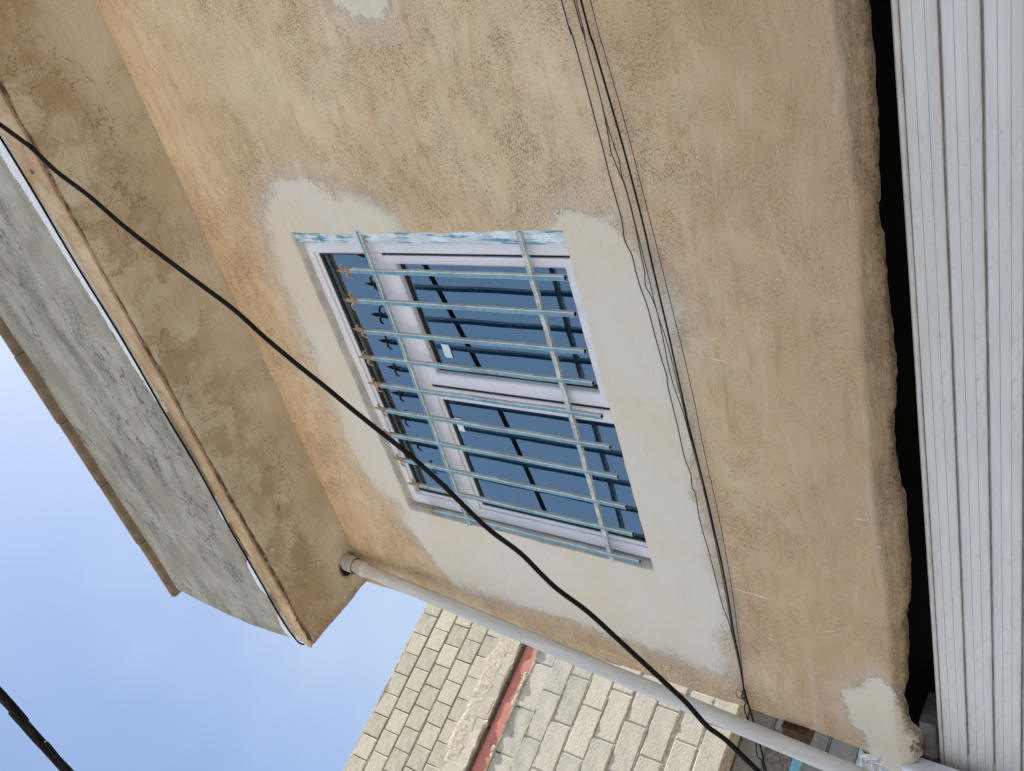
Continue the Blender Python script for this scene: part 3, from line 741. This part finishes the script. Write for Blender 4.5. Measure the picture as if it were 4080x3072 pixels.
# --- the window (part) with frame, sash, panes, gaskets, stickers (sub-parts)
YF, YG = .036, .060
def ring(m, x0, x1, z0, z1, wl, wr, wb, wt, y0, y1, cham=.0, mi=0):
    """mitred rectangular frame with chamfered inner arris"""
    def loop(a, b, c, d, y): return [(a, y, c), (b, y, c), (b, y, d), (a, y, d)]
    L = [loop(x0, x1, z0, z1, y1), loop(x0, x1, z0, z1, y0 + .003), loop(x0 + .003, x1 - .003, z0 + .003, z1 - .003, y0),
         loop(x0 + wl - cham, x1 - wr + cham, z0 + wb - cham, z1 - wt + cham, y0), loop(x0 + wl, x1 - wr, z0 + wb, z1 - wt, y0 + max(cham, .002)), loop(x0 + wl, x1 - wr, z0 + wb, z1 - wt, y1)]
    vs = [p for l in L for p in l]; fs = []
    for k in range(len(L) - 1):
        for i in range(4): fs.append((k * 4 + i, k * 4 + (i + 1) % 4, k * 4 + 4 + (i + 1) % 4, k * 4 + 4 + i))
    m.add(vs, fs, mi)
FX0, FX1, FZ0, FZ1 = -2.346, -1.030, 3.118, 4.412
ZT0, ZT1 = 3.992, 4.085                                       # transom
XM = -1.690                                                    # mullion centre
m = MB(); ring(m, FX0, FX1, FZ0, FZ1, .050, .050, .045, .045, YF, .10, .004)
m.box(FX0 + .050, FX1 - .050, YF + .001, .098, ZT0, ZT1 - .004, b=.003)
m.box(XM - .026, XM + .026, YF + .0015, .097, FZ0 + .045, ZT0 - .0005, b=.003)
m.box(FX1 + .0005, FX1 + .012, YF + .004, .09, FZ0 + .02, FZ1 - .002, b=.002)
win = m.build('window', M_PVC, house, off=(-1.69, YF, FZ0)); win['label'] = 'white plastic window of three blue tinted lights behind the grille'
# glazing beads / fixed sash rings
m = MB(); ring(m, FX0 + .0505, FX1 - .0505, ZT1 - .0035, FZ1 - .0455, .010, .010, .010, .010, YF + .010, .09, .006)
m.build('glazing_bead', M_PVC, win)
m = MB(); ring(m, FX0 + .0505, XM - .0265, FZ0 + .0455, ZT0 - .001, .012, .014, .012, .012, YF + .010, .09, .006)
m.build('glazing_bead', M_PVC, win)
# opening sash, right, with a black gap all round
SX0, SX1, SZ0, SZ1 = -1.650, -1.086, FZ0 + .034, ZT0 - .007
m = MB(); ring(m, SX0 + .003, SX1 - .001, SZ0, SZ1, .056, .034, .045, .048, YF - .006, .09, .006)
m.build('sash', M_PVC, win)
m = MB(); ring(m, SX0 - .012, SX1 + .006, SZ0 - .002, SZ1 + .006, .014, .004, .004, .006, YF + .0012, YF + .012)
m.build('sash_seal', M_RUBBER, win)
panes = [(FX0 + .0605, FX1 - .0605, ZT1 + .006, FZ1 - .0555), (FX0 + .0625, XM - .0405, FZ0 + .0575, ZT0 - .013), (SX0 + .059, SX1 - .035, SZ0 + .045, SZ1 - .048)]
for k, (x0, x1, z0, z1) in enumerate(panes):
    m = MB(); ring(m, x0 - .002, x1 + .002, z0 - .002, z1 + .002, .012, .009, .009, .017, YG - .0045, YG + .03); m.build('gasket_dark_edge', M_RUBBER, win)  # gasket drawn wide, standing in for dark reflections at the pane edges
    tl = random.uniform(-.0012, .0012)
    m = MB(); m.add([(x0, YG, z0), (x1, YG + tl, z0), (x1, YG + tl, z1), (x0, YG, z1)], [(0, 1, 2, 3)]); m.build('pane', M_GLASS_OUT, win)
    m = MB(); m.add([(x0, YG + .018, z0), (x1, YG + .0195, z0), (x1, YG + .0245, z1), (x0, YG + .023, z1)], [(0, 1, 2, 3)]); m.build('inner_pane', M_GLASS_IN, win)
for (x0, x1, z0, z1) in [(-1.527, -1.468, 3.842, 3.880), (-1.888, -1.822, 3.924, 3.956)]:
    m = MB(); m.box(x0, x1, YG - .0038, YG - .0033, z0, z1); m.build('sticker', M_STICKER, win)
# metal spacer bars glinting along the foot of two panes
for (x0, x1, z0) in [(panes[1][0] + .01, panes[1][0] + .22, panes[1][2] + .002), (panes[2][0] + .006, panes[2][0] + .10, panes[2][2] + .002)]:
    m = MB(); m.box(x0, x1, YG + .0045, YG + .010, z0 + .006, z0 + .014); m.build('spacer_bar', plain('spacer_metal', (.45, .52, .47), .3, .5, .5, 300, metal=.6), win)
# old painted timber strip left standing along the right side of the opening
m = MB()
zz = np.linspace(3.12, 4.412, 60)
rows = []
for dx, dy in [(-1.031, .060), (-1.029, .018), (-1.024, .014), (-.995, .008), (-.970, .006)]:
    rows.append([(dx + .002 * vnoise(z, dx, 7, 5), dy + .0025 * float(vnoise(z, dx * 9, 9, 6)), z) for z in zz])
m.grid(rows); m.build('timber_strip', M_STRIP, house)

# ================================================================== THE WINDOW GRILLE
BX = [-1.134, -1.263, -1.402, -1.527, -1.661, -1.792, -1.924, -2.062, -2.193, -2.331]
TIP = [4.225, 4.252, 4.280, 4.307, 4.322, 4.355, 4.383, 4.374, 4.341, 4.316]
BOT = [3.178, 3.179, 3.181, 3.184, 3.186, 3.187, 3.189, 3.190, 3.192, 3.196]
YB = .000
grille = empty('window_grille', (-1.7, YB, 3.18))
tag(grille, 'worn blue iron window grille of ten spear topped bars', 'window grille')
def square_tube(m, x, y, z0, z1, h=.0084, c=.0021):
    """hollow square tube, chamfered corners; slots: 0 blue face, 1 pale side face, 2 chipped corner, 3 dark bore"""
    ring8 = [(-h + c, -h), (h - c, -h), (h, -h + c), (h, h - c), (h - c, h), (-h + c, h), (-h, h - c), (-h, -h + c)]
    mats = [0, 2, 1, 2, 0, 2, 0, 2]
    n = 14; rows = []
    for i in range(n + 1):
        z = z0 + (z1 - z0) * i / n
        ox, oy = .0009 * math.sin(i * 1.3 + x * 20), .0007 * math.cos(i * 1.1 + x * 13)
        rows.append([(x + a + ox, y + b_ + oy, z) for a, b_ in ring8])
    for i in range(n):
        for k in range(8):
            m.add([rows[i][k], rows[i][(k + 1) % 8], rows[i + 1][(k + 1) % 8], rows[i + 1][k]], [(0, 1, 2, 3)], mats[k])
    g = h - .0022
    inn = [(-g, -g), (g, -g), (g, g), (-g, g)]
    lo = [(x + a, y + b_, z0) for a, b_ in inn]; hi = [(x + a, y + b_, z0 + .05) for a, b_ in inn]
    o8 = rows[0]
    m.add(o8 + lo, [(0, 1, 9, 8), (1, 2, 9), (2, 3, 10, 9), (3, 4, 10), (4, 5, 11, 10), (5, 6, 11), (6, 7, 8, 11), (7, 0, 8)], 1)
    m.add(lo + hi, [(0, 1, 5, 4), (1, 2, 6, 5), (2, 3, 7, 6), (3, 0, 4, 7), (4, 5, 6, 7)], 3)
    m.add(rows[-1], [tuple(range(8))], 2)
def finial_mesh(m, x, y, z):
    prof = [(0, .0085), (.004, .0115), (.009, .0120), (.012, .0085), (.018, .0105), (.026, .0098), (.031, .0062), (.040, .0058), (.050, .0078), (.060, .0070), (.075, .0042), (.090, .0006)]
    n = 10; rows = []
    for k, (h, r) in enumerate(prof):
        fl = 1.0 if h < .03 else .62
        rows.append([(x + r * math.cos(2 * math.pi * i / n) * (1.15 if h > .03 else 1), y + fl * r * math.sin(2 * math.pi * i / n), z + h) for i in range(n)] )
    for r_ in rows: r_.append(r_[0])
    m.grid(rows); m.add(rows[0][:-1], [tuple(range(n))[::-1]])
    for s in (-1, 1):
        p = [(x + s * .002, y, z + .026), (x + s * .010, y - .001, z + .037), (x + s * .020, y - .003, z + .043), (x + s * .029, y - .004, z + .041), (x + s * .035, y - .004, z + .033), (x + s * .0365, y - .003, z + .024)]
        m.tube(smooth_path(p, 3), [.0056] * 4 + [.0048] * 4 + [.0040] * 4 + [.0030] * 3 + [.0022], 7)
for i in range(10):
    m = MB(); square_tube(m, BX[i], YB, BOT[i], TIP[i] - .088)
    bar = m.build('bar', [M_BLUE, M_SIDE, M_BLUEEDGE, M_DARK], grille, off=(BX[i], YB, BOT[i]))
    m = MB(); finial_mesh(m, BX[i], YB, TIP[i] - .090)
    f = m.build('finial', M_RUST, bar, off=(BX[i], YB, TIP[i] - .090))
    f.rotation_euler = (random.uniform(-.06, .06), random.uniform(-.06, .06), random.uniform(-.35, .35))
def rail(z0, z1, elbow):
    m = MB(); h = .0085; xa, xb = -2.372, (-.995 if elbow else -.972)
    n = 40; rows = []
    for i in range(n + 1):
        u = i / n; x = xb + (xa - xb) * u; z = z0 + (z1 - z0) * u + .0012 * math.sin(i * 1.7); y = YB + .004 + .0008 * math.sin(i * 2.3)
        c = .002
        rows.append([(x, y - h, z - h + c), (x, y - h, z + h - c), (x, y - h + c, z + h), (x, y + h - c, z + h), (x, y + h, z + h - c), (x, y + h, z - h + c), (x, y + h - c, z - h), (x, y - h + c, z - h)])
    mm = [0, 2, 1, 2, 0, 2, 1, 2]
    for i in range(n):
        for k in range(8): m.add([rows[i][k], rows[i][(k + 1) % 8], rows[i + 1][(k + 1) % 8], rows[i + 1][k]], [(0, 1, 2, 3)], mm[k])
    if elbow:
        m.box(xb - .004, xb + .014, YB - .005, YB + .055, z0 - .0105, z0 + .0105, 1, b=.003)
    else: m.add(rows[0], [tuple(range(8))], 1)
    m.add(rows[-1], [tuple(range(8))], 1)
    return m.build('rail', [M_RAIL if elbow else M_BLUE, M_RAIL if elbow else M_SIDE, M_BLUEEDGE], grille, off=(-1.7, YB, z0))
rail(4.022, 4.050, False)
rail(3.308, 3.328, True)

# ================================================================== THE ROLLER SHUTTER
YS = .085
shutter = empty('roller_shutter', (-.3, YS, 0))
tag(shutter, 'closed grey white metal roller shutter under the facade', 'roller shutter')
PITCH = .0806; ZTOP = 2.202
def slat_mesh():
    m = MB(); H = PITCH - .0045
    prof = [(.008, 0), (.0015, .0015), (0, .006), (-.0005, .0245), (.0012, .0255), (-.0005, .0265), (-.001, .0495), (.0010, .0505), (-.001, .0515), (0, H - .004), (.0015, H - .001), (.008, H), (.011, H + .0015), (.011, PITCH)]
    g = [.9, .6, .12, 0, .6, 0, 0, .6, 0, .12, .6, .9, 1, 1]
    xs = np.concatenate([[-3.128, -3.126, -3.118], np.linspace(-3.08, .5, 60), np.linspace(.6, 2.6, 12)])
    rows = []; gv = []
    for (y, h), gg in zip(prof, g):
        rows.append([(x, YS + y, h) for x in xs]); gv += [gg] * len(xs)
    m.grid(rows, smooth=False)
    me = m.mesh('slat', M_SLAT, (-.3, YS, 0))
    add_attr(me, 'groove', gv)
    return me
sm = slat_mesh()
for k in range(27):
    o = bpy.data.objects.new('slat', sm); COL.objects.link(o); o.parent = shutter
    o.location = (0, random.uniform(-.0008, .0008) if k else 0, ZTOP - .012 - PITCH * (k + 1) + .004)
m = MB(); 
prof = [(.012, 0), (-.002, .001), (-.005, .004), (-.005, .011), (-.001, .0145), (.010, .0145)]
xs = np.concatenate([np.linspace(-3.122, 2.6, 60)])
m.grid([[(x, YS + y, ZTOP - .0125 + h + .0006 * float(vnoise(x, h * 50, 4, 8))) for x in xs] for y, h in prof], smooth=False)
me = m.mesh('top_rail', M_SLAT, (-.3, YS, 0)); add_attr(me, 'groove', np.repeat([1, .8, .4, .35, .3, .6], len(xs)))
o = bpy.data.objects.new('top_rail', me); COL.objects.link(o); o.parent = shutter
m = MB(); m.box(-3.125, 2.6, YS + .016, YS + .020, 0, 2.185); m.build('light_stop', M_DARK, shutter)  # dark sheet added to stop light showing through the slat gaps
m = MB(); m.box(-3.155, -3.127, YS - .012, YS + .03, 0, 2.17, b=.002); m.build('side_guide', M_DARK, shutter)

# ================================================================== THE DRAINPIPE
dp = empty('drainpipe', (-2.9, -.15, 2.6))
tag(dp, 'greyish white plastic drainpipe running down the left corner of the house', 'drainpipe')
pa = Vector((-2.822, -.072, 4.838)); pb = Vector((-2.992, -.150, 2.20))
ax = (pb - pa).normalized()
m = MB(); m.tube([pa - ax * .035, pa, pa + (pb - pa) * .5, pb, pb + ax * 2.0], .0315, 28); m.build('pipe', M_PIPE, dp)
m = MB(); q0 = pa - ax * .035
m.tube([q0 - ax * .060, q0 - ax * .055, q0 - ax * .010, q0 - ax * .004, q0 + ax * .001, q0 + ax * .008, q0 + ax * .010, q0 + ax * .022, q0 + ax * .024], [.034, .0365, .0365, .0395, .0395, .0395, .0375, .0375, .032], 28)
m.build('socket', M_PIPE, dp)
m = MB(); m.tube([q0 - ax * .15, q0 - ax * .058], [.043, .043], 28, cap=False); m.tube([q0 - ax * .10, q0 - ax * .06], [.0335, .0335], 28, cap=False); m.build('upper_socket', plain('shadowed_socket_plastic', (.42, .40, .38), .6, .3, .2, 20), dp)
hole_c = Vector((-2.826, -.066, float(zsoff(-2.826, -.066))))
m = MB(); m.add([(hole_c.x + (.058 + .004 * math.sin(3 * a + 1)) * math.cos(a) - .006, hole_c.y + (.056 + .003 * math.sin(5 * a)) * math.sin(a), hole_c.z - .0065) for a in np.linspace(0, 2 * math.pi, 28)[:-1]], [tuple(range(27))]); m.build('pipe_hole', M_DARK, house)

# ================================================================== CABLES AND WIRES
def wire(name, pts, r, mat, label, cat, group=None, sub=4, n=6, jitter=0.0):
    p = smooth_path(pts, sub)
    c = Vector(p[len(p) // 2])
    m = MB(); m.tube(p, r, n)
    return tag(m.build(name, mat, None, off=c), label, cat, group)
yw = lambda x: -.022
GW = 'thin wires strung along the facade below the window'
def wl_(W, y0, dy=0.0):
    a = [(W[0][0] + .9, y0, W[0][1] + .03)] + [(x, y0 + dy * math.sin(i * .9), z) for i, (x, z) in enumerate(W)]
    return a
wire('wire', wl_(W1, -.020, .003), .0018, M_WIRE, 'black wire nearest the window, kinked, running over the white plaster', 'wire', GW)
wire('wire', wl_(W2, -.025, .003), .0016, M_WIRE, 'black wire with a bend beside the right edge of the white plaster', 'wire', GW)
wire('wire', wl_(W3, -.027, .002), .0015, M_WIREGREY, 'grey black wire lying between the bent wire and the thickest wire', 'wire', GW)
wire('wire', wl_(W4, -.029), .0027, M_CABLE, 'thickest and straightest black wire of the bundle below the window', 'wire', GW)
wire('wire', wl_(W5, -.024), .0013, M_WIREGREY, 'thinnest brownish wire, farthest below the window', 'wire', GW)
tp = [(x, -.024 - .0 * i, z) for i, (x, z) in enumerate(TAIL)]
tp2 = tp + [(-4.1, .05, 2.85), (-6.2, .5, 2.95)]
tb = empty('wire_bundle', tp[0])
tag(tb, 'black wire bundle knotted together, passing behind the drainpipe', 'wire bundle')
m = MB(); m.tube(smooth_path(tp2, 4), .0040, 7); m.build('bundled_wire', M_CABLE, tb)
m = MB(); m.tube([Vector(p) + Vector((.0, -.004, .009 * math.sin(i * .9) + (.0 if i < 3 else .014))) for i, p in enumerate(smooth_path(tp2, 4))], .0026, 6); m.build('bundled_wire', M_CABLE, tb)
k0 = Vector((-2.905, -.029, 2.868))
m = MB(); m.tube([k0 + Vector((.022 * math.cos(a) * 1.1, .003 * math.sin(2 * a), .020 * math.sin(a) + .008)) for a in np.linspace(0, 6.1, 22)], .0014, 6); m.build('wire_loop', M_WIREGREY, tb)
m = MB(); m.tube([k0 + Vector((-.03 + .06 * u / 30, .0055 * math.cos(u * 1.9), -.008 + .0075 * math.sin(u * 1.9))) for u in range(31)], .0014, 5); m.build('wire_wrapping', M_WIRE, tb)

ext0 = (C1[0][0] + .9, C1[0][1] + 1.25); ext1 = (C1[-1][0] - 1.3, C1[-1][1] - 1.13)
c1 = [(ext0[0], -.6, ext0[1])] + [(x, -.6, z) for x, z in C1[::1]] + [(-2.62, -.6, 2.31), (ext1[0], -.6, ext1[1])]
wire('power_cable', c1, .0078, M_CABLE, 'thick black cable slanting across the window and the drainpipe', 'cable', 'thick black overhead cables', sub=5, n=10)
c2 = [(x / 3, (z - 1.6) / 3 + 1.6) for x, z in C2]
d0 = Vector((c2[0][0] - c2[-1][0], 0, c2[0][1] - c2[-1][1]))
pc = [Vector((c2[0][0], -1.7, c2[0][1])) + d0 * 4] + [Vector((x, -1.7, z)) for x, z in c2] + [Vector((c2[-1][0], -1.7, c2[-1][1])) - d0 * 4]
cb = empty('twisted_cable', pc[3]); tag(cb, 'thick twisted black cable against the sky, far from the house wall', 'cable', 'thick black overhead cables')
base = smooth_path(pc, 14)
t0 = (base[-1] - base[0]).normalized(); u0 = Vector((0, 1, 0)); w0 = t0.cross(u0)
L = 0; ang = []
for i, p in enumerate(base):
    if i: L += (p - base[i - 1]).length
    ang.append(L / .80 * 2 * math.pi)
for k in range(3):
    m = MB(); m.tube([p + (u0 * math.cos(a + k * 2.09) + w0 * math.sin(a + k * 2.09)) * .0062 for p, a in zip(base, ang)], .0078, 8); m.build('strand', M_CABLE, cb)
# a cable bundle over the street, behind the viewer: it shows mirrored in the panes
wire('power_cable', [(x, -3.98 - .03 * math.sin(x), 8.19 + (x + 3.36) * .161 + .012 * (x + 5) ** 2 - .03) for x in np.linspace(9, -17, 40)], .027, M_CABLE, 'dark cable over the street that shows mirrored in the window panes', 'cable', 'thick black overhead cables', sub=2, n=8)
# thin black strand added to darken the shadow gap under the parapet
xs = np.linspace(-2.985, 2.6, 70)
wire('gap_dark_strand', [(x, -.484 + .002 * math.sin(x * 9), float(interp(x, zbt_k)) + .004) for x in xs[::-1]] + [(-3.012, -.47, 5.03)], .0042, M_CABLE, 'thin black strand added to darken the gap under the grey parapet', 'cable', sub=2)

# ================================================================== SMALL THINGS AT THE LEFT CORNER
bd = empty('wooden_board', (-3.06, -.02, 2.68)); tag(bd, 'dark brown board stub stuck to the house corner beside the drainpipe', 'board')
m = MB(); m.box(-3.10, -3.022, -.028, .16, 2.636, 2.734, b=.003); m.build('board', M_BOARD, bd)
m = MB(); m.box(-3.108, -3.101, -.024, .16, 2.640, 2.730, b=.002); m.build('board_edge', M_RAWWOOD, bd)
fo = MB(); rows = []
for i in range(20):
    row = []
    for j in range(20):
        u, v = i / 19, j / 19
        x = -3.062 - .12 * u; z = 2.462 - .150 * v + .02 * u
        row.append((x, .012 + .025 * float(fbm(u * 2, v * 2, 2.2, 5)) + .012 * abs(float(vnoise(u * 3, v, 3.4, 6))), z + .004 * float(vnoise(u, v, 8, 9))))
    rows.append(row)
fo.grid(rows, smooth=False)
fo.grid([[(p[0], p[1] + .012, p[2]) for p in r] for r in rows], smooth=False, flip=True)
tag(fo.build('foil_sheet', M_FOIL, None, off=(-3.1, .02, 2.4)), 'crumpled silver foil tucked behind the house corner', 'foil')
m = MB(); m.box(-3.26, -3.043, -.012, .05, 1.6, 2.308, b=.004)
tag(m.build('plastic_panel', M_WHITEPL, None, off=(-3.1, 0, 1.6)), 'white plastic panel at the corner below the plaster, beside the shutter', 'panel')

# ================================================================== THE NEIGHBOURING BLOCK BUILDING
K = 6.9
nbh = empty('block_building', (-6.463, .416, 0), R(69.5))
tag(nbh, 'unfinished sunlit concrete block building with red steel beam across the alley', 'building')
def lz(zk): return zk * K + 1.6
def put(name, m, mat, off=(0, 0, 0)):
    me = m.mesh(name, mat, off); o = bpy.data.objects.new(name, me); COL.objects.link(o); o.parent = nbh; o.location = off; return o
def block_variants(L, H, D, n, rough):
    out = []
    for k in range(n):
        j = lambda a: random.uniform(-a, a)
        b_ = .005 + random.random() * .003
        fr = [(b_ + j(.003), j(rough), b_ + j(.003)), (L - b_ + j(.003), j(rough), b_ + j(.003)), (L - b_ + j(.003), j(rough), H - b_ + j(.003)), (b_ + j(.003), j(rough), H - b_ + j(.003))]
        md = [(j(.002), .007, j(.002)), (L + j(.002), .007, j(.002)), (L + j(.002), .007, H + j(.002)), (j(.002), .007, H + j(.002))]
        bk = [(0, D, 0), (L, D, 0), (L, D, H), (0, D, H)]
        m = MB(); m.add(fr + md + bk, [(0, 1, 2, 3)] + [(i, i + 4, (i + 1) % 4 + 4, (i + 1) % 4) for i in range(4)] + [(i + 4, i + 8, (i + 1) % 4 + 8, (i + 1) % 4 + 4) for i in range(4)])
        out.append(m)
    return out
def lay(variants, mat, L, gap, z, y, s0, s1, off, skip=()):
    meshes = variants
    x = s0 + off
    while x < s1:
        o = bpy.data.objects.new('block', random.choice(meshes)); COL.objects.link(o); o.parent = nbh
        o.location = (x, y + random.uniform(-.0012, .0016), z + random.uniform(-.003, .003))
        o.rotation_euler = (random.uniform(-.002, .002), random.uniform(-.006, .006), random.uniform(-.002, .002))
        x += L + gap
S0, S1 = -.17 * K, .34 * K
tops = [.8425, .8133, .7847, .7562, .7277, .6992]
Hs = .0285 * K - .014
rib = [m.mesh('block', M_BLOCK_RIB) for m in block_variants(.0292 * K - .006, Hs, .13, 7, .0012)]
for i, t in enumerate(tops):
    lay(rib, M_BLOCK_RIB, .0292 * K - .006, .006, lz(t) - .0285 * K + .004, 0, S0, S1, ((.2143 if i % 2 == 0 else .2003) * K - S0) % (.0292 * K) - .0292 * K)
raw = [m.mesh('block', M_BLOCK_RAW) for m in block_variants(.0585 * K - .009, .0300 * K - .012, .15, 7, .0015)]
grey = [m.mesh('block', M_BLOCK_GREY) for m in block_variants(.0585 * K - .009, .0300 * K - .012, .15, 5, .0015)]
low = [.6400, .6108, .5845, .5550, .5250, .4952, .4645, .4337, .4000]
lay(raw, M_BLOCK_RAW, .0585 * K - .009, .009, lz(.6680) + .006, .002, S0, S1, -.1)
STEP = .0
for i, t in enumerate(low):
    nxt = (low + [.3705])[i + 1]
    lay(raw, M_BLOCK_RAW, .0585 * K - .009, .009, lz(nxt) + .004, .0, S0, S1, ((.2024 if i % 2 == 0 else .1735) * K - S0) % (.0585 * K) - .0585 * K)
YL = .20
lower = [.3705 - .0308 * i for i in range(9)]
for i, t in enumerate(lower[:-1]):
    if i == 1: 
        lay(grey, M_BLOCK_GREY, .0585 * K - .009, .009, lz(lower[i + 1]) + .004, YL, .2262 * K, S1, .0)
        lay(grey, M_BLOCK_GREY, .0585 * K - .009, .009, lz(lower[i + 1]) + .004, YL, S0, .12 * K, -.15)
        continue
    lay(grey, M_BLOCK_GREY, .0585 * K - .009, .009, lz(lower[i + 1]) + .004, YL, S0, S1, ((.2159 if i % 2 == 0 else .187) * K - S0) % (.0585 * K) - .0585 * K)
# backing / deep mortar
m = MB(); m.box(S0 - .6, S1 + .2, .020, .24, lz(.672), lz(.8425) - .012); put('mortar_core', m, M_BACKING)
m = MB(); m.box(S0 - .6, S1 + .2, .0085, .24, lz(.3705) + .02, lz(.632)); put('mortar_core', m, M_MORTAR)
m = MB(); m.box(S0 - .6, S1 + .2, YL + .016, YL + .24, lz(.12), lz(.3705) - .01); put('mortar_core', m, M_BACKING)
m = MB(); m.box(S0 - .6, S1 + .2, YL + .02, YL + .3, 0, lz(.125)); m.box(S0 - .6, S1 + .2, .245, .4, lz(.3705), lz(.842) - .02); put('plain_wall', m, M_MORTAR)
# mortar squeezed out of the bed joints
def bead(z, y, hgt, amp, mat, name='mortar_bed', s0=S0, s1=S1, seed=0, base=.004):
    m = MB(); n = int((s1 - s0) / .016); rows = [[], [], [], []]
    for i in range(n + 1):
        x = s0 + (s1 - s0) * i / n
        a = max(0, .25 + float(fbm(x, seed, 9, 40 + seed))) * amp; w = hgt * (.65 + .5 * float(vnoise(x, seed, 17, 50 + seed))); zz = z + .003 * float(vnoise(x, seed, 3, 60))
        rows[0].append((x, y + .016, zz + w)); rows[1].append((x, y + base - a, zz + w * .45)); rows[2].append((x, y + base - a * .8, zz - w * .5)); rows[3].append((x, y + .016, zz - w))
    m.grid(rows, smooth=False); return put(name, m, mat)
for i, t in enumerate(tops[1:] + [.6707]): bead(lz(t) - .002, 0, .006, .012, M_MORTAR, seed=i, base=.012)
for i, t in enumerate(low[1:] + [.3705]): bead(lz(t) - .001, 0, .009 if i % 2 else .007, .016, M_MORTAR, seed=20 + i)
for i, t in enumerate(lower[1:-1]): bead(lz(t) - .001, YL, .010, .016, M_BLOCK_GREY, seed=40 + i)
bead(lz(.8425) - .006, .0, .014, .014, M_SPLASH, 'mortar_topping', seed=60)
m = MB(); m.box(S0 - .6, S1 + .2, .004, .24, lz(.8425) - .014, lz(.8425) + .004); put('wall_top', m, M_MORTAR)
# underside of the overhanging upper wall
m = MB(); m.box(S0 - .6, S1 + .2, .012, .24, lz(.3705) + .002, lz(.3705) + .022); put('overhang_slab', m, M_MORTAR)
# red steel beam, with a dark slot added above it as its shadow
m = MB(); m.box(S0 - .6, S1 + .2, .0165, .05, lz(.6425), lz(.6605)); m.box(S0 - .6, S1 + .2, .010, .05, lz(.6605) - .006, lz(.6605)); put('red_beam', m, M_REDSTEEL)
m = MB(); m.box(S0 - .6, S1 + .2, .10, .24, lz(.630), lz(.672)); put('beam_shadow_slot', m, M_BOARD)
bead(lz(.6690), -.004, .015, .030, M_SPLASH, 'mortar_lip', seed=70, base=.0)
bead(lz(.6400), -.002, .017, .030, M_SPLASH, 'mortar_lip', seed=72, base=.0)
for k in range(34):
    x = random.uniform(S0, S1); s = random.uniform(.016, .036); z = lz(.6412) + random.uniform(-.012, .022) if random.random() < .6 else lz(.668) + random.uniform(-.008, .012)
    bm = bmesh.new(); bmesh.ops.create_icosphere(bm, subdivisions=1, radius=s)
    m = MB(); m.add([(w.co.x * 1.3 * random.uniform(.8, 1.2) + x, w.co.y * .7 + .004, w.co.z * .8 * random.uniform(.8, 1.2) + z) for w in bm.verts], [[w.index for w in f.verts] for f in bm.faces]); bm.free()
    put('mortar_lump', m, M_SPLASH)
# mortar smeared upwards over the last ribbed course
gx = np.linspace(S0, S1, 460); gz = np.linspace(lz(.6992) - .125, lz(.6992) + .11, 44)
GX, GZ = np.meshgrid(gx, gz); u = (GZ - gz[0]) / (gz[-1] - gz[0])
plat = np.clip((1 - np.abs(u - .40) / .52 + .30 * fbm(GX, GZ * .6, 9, 90, 3)) * 2.2, 0, 1)
thick = plat * (.0075 + .008 * fbm(GX, GZ, 2.4, 91, 3) + .0035 * fbm(GX, GZ * .5, 20, 96, 3)) - .0042
m = MB(); m.grid([[(gx[i], .003 - float(thick[j, i]), gz[j]) for i in range(len(gx))] for j in range(len(gz))], smooth=False); put('mortar_smear', m, M_SPLASH)
m = MB()
for k in range(70):
    x = random.uniform(S0, S1); z = lz(.6992) + abs(random.gauss(.02, .06)); L = random.uniform(.015, .05); w = random.uniform(.004, .010)
    m.add([(x - w, .003, z), (x, -.003, z + L * .5), (x + w, .003, z + L * .1), (x + .3 * w, .003, z + L), (x - .2 * w, .003, z - L * .4)], [(0, 4, 1), (4, 2, 1), (2, 3, 1), (3, 0, 1)])
put('mortar_splash', m, M_SPLASH)['kind'] = 'stuff'
# pale blue timber with a dark opening below it, in the shaded lower wall
m = MB(); m.box(.120 * K, .2235 * K, YL - .012, YL + .05, lz(.3095) - .075, lz(.3095), b=.004); o = put('blue_window_head', m, M_BLUEWOOD)
m = MB(); m.box(.118 * K, .2262 * K, YL + .06, YL + .08, lz(.3095) - .23, lz(.3095) + .20); put('dark_opening', m, M_DARK)
bpy.context.view_layer.update()
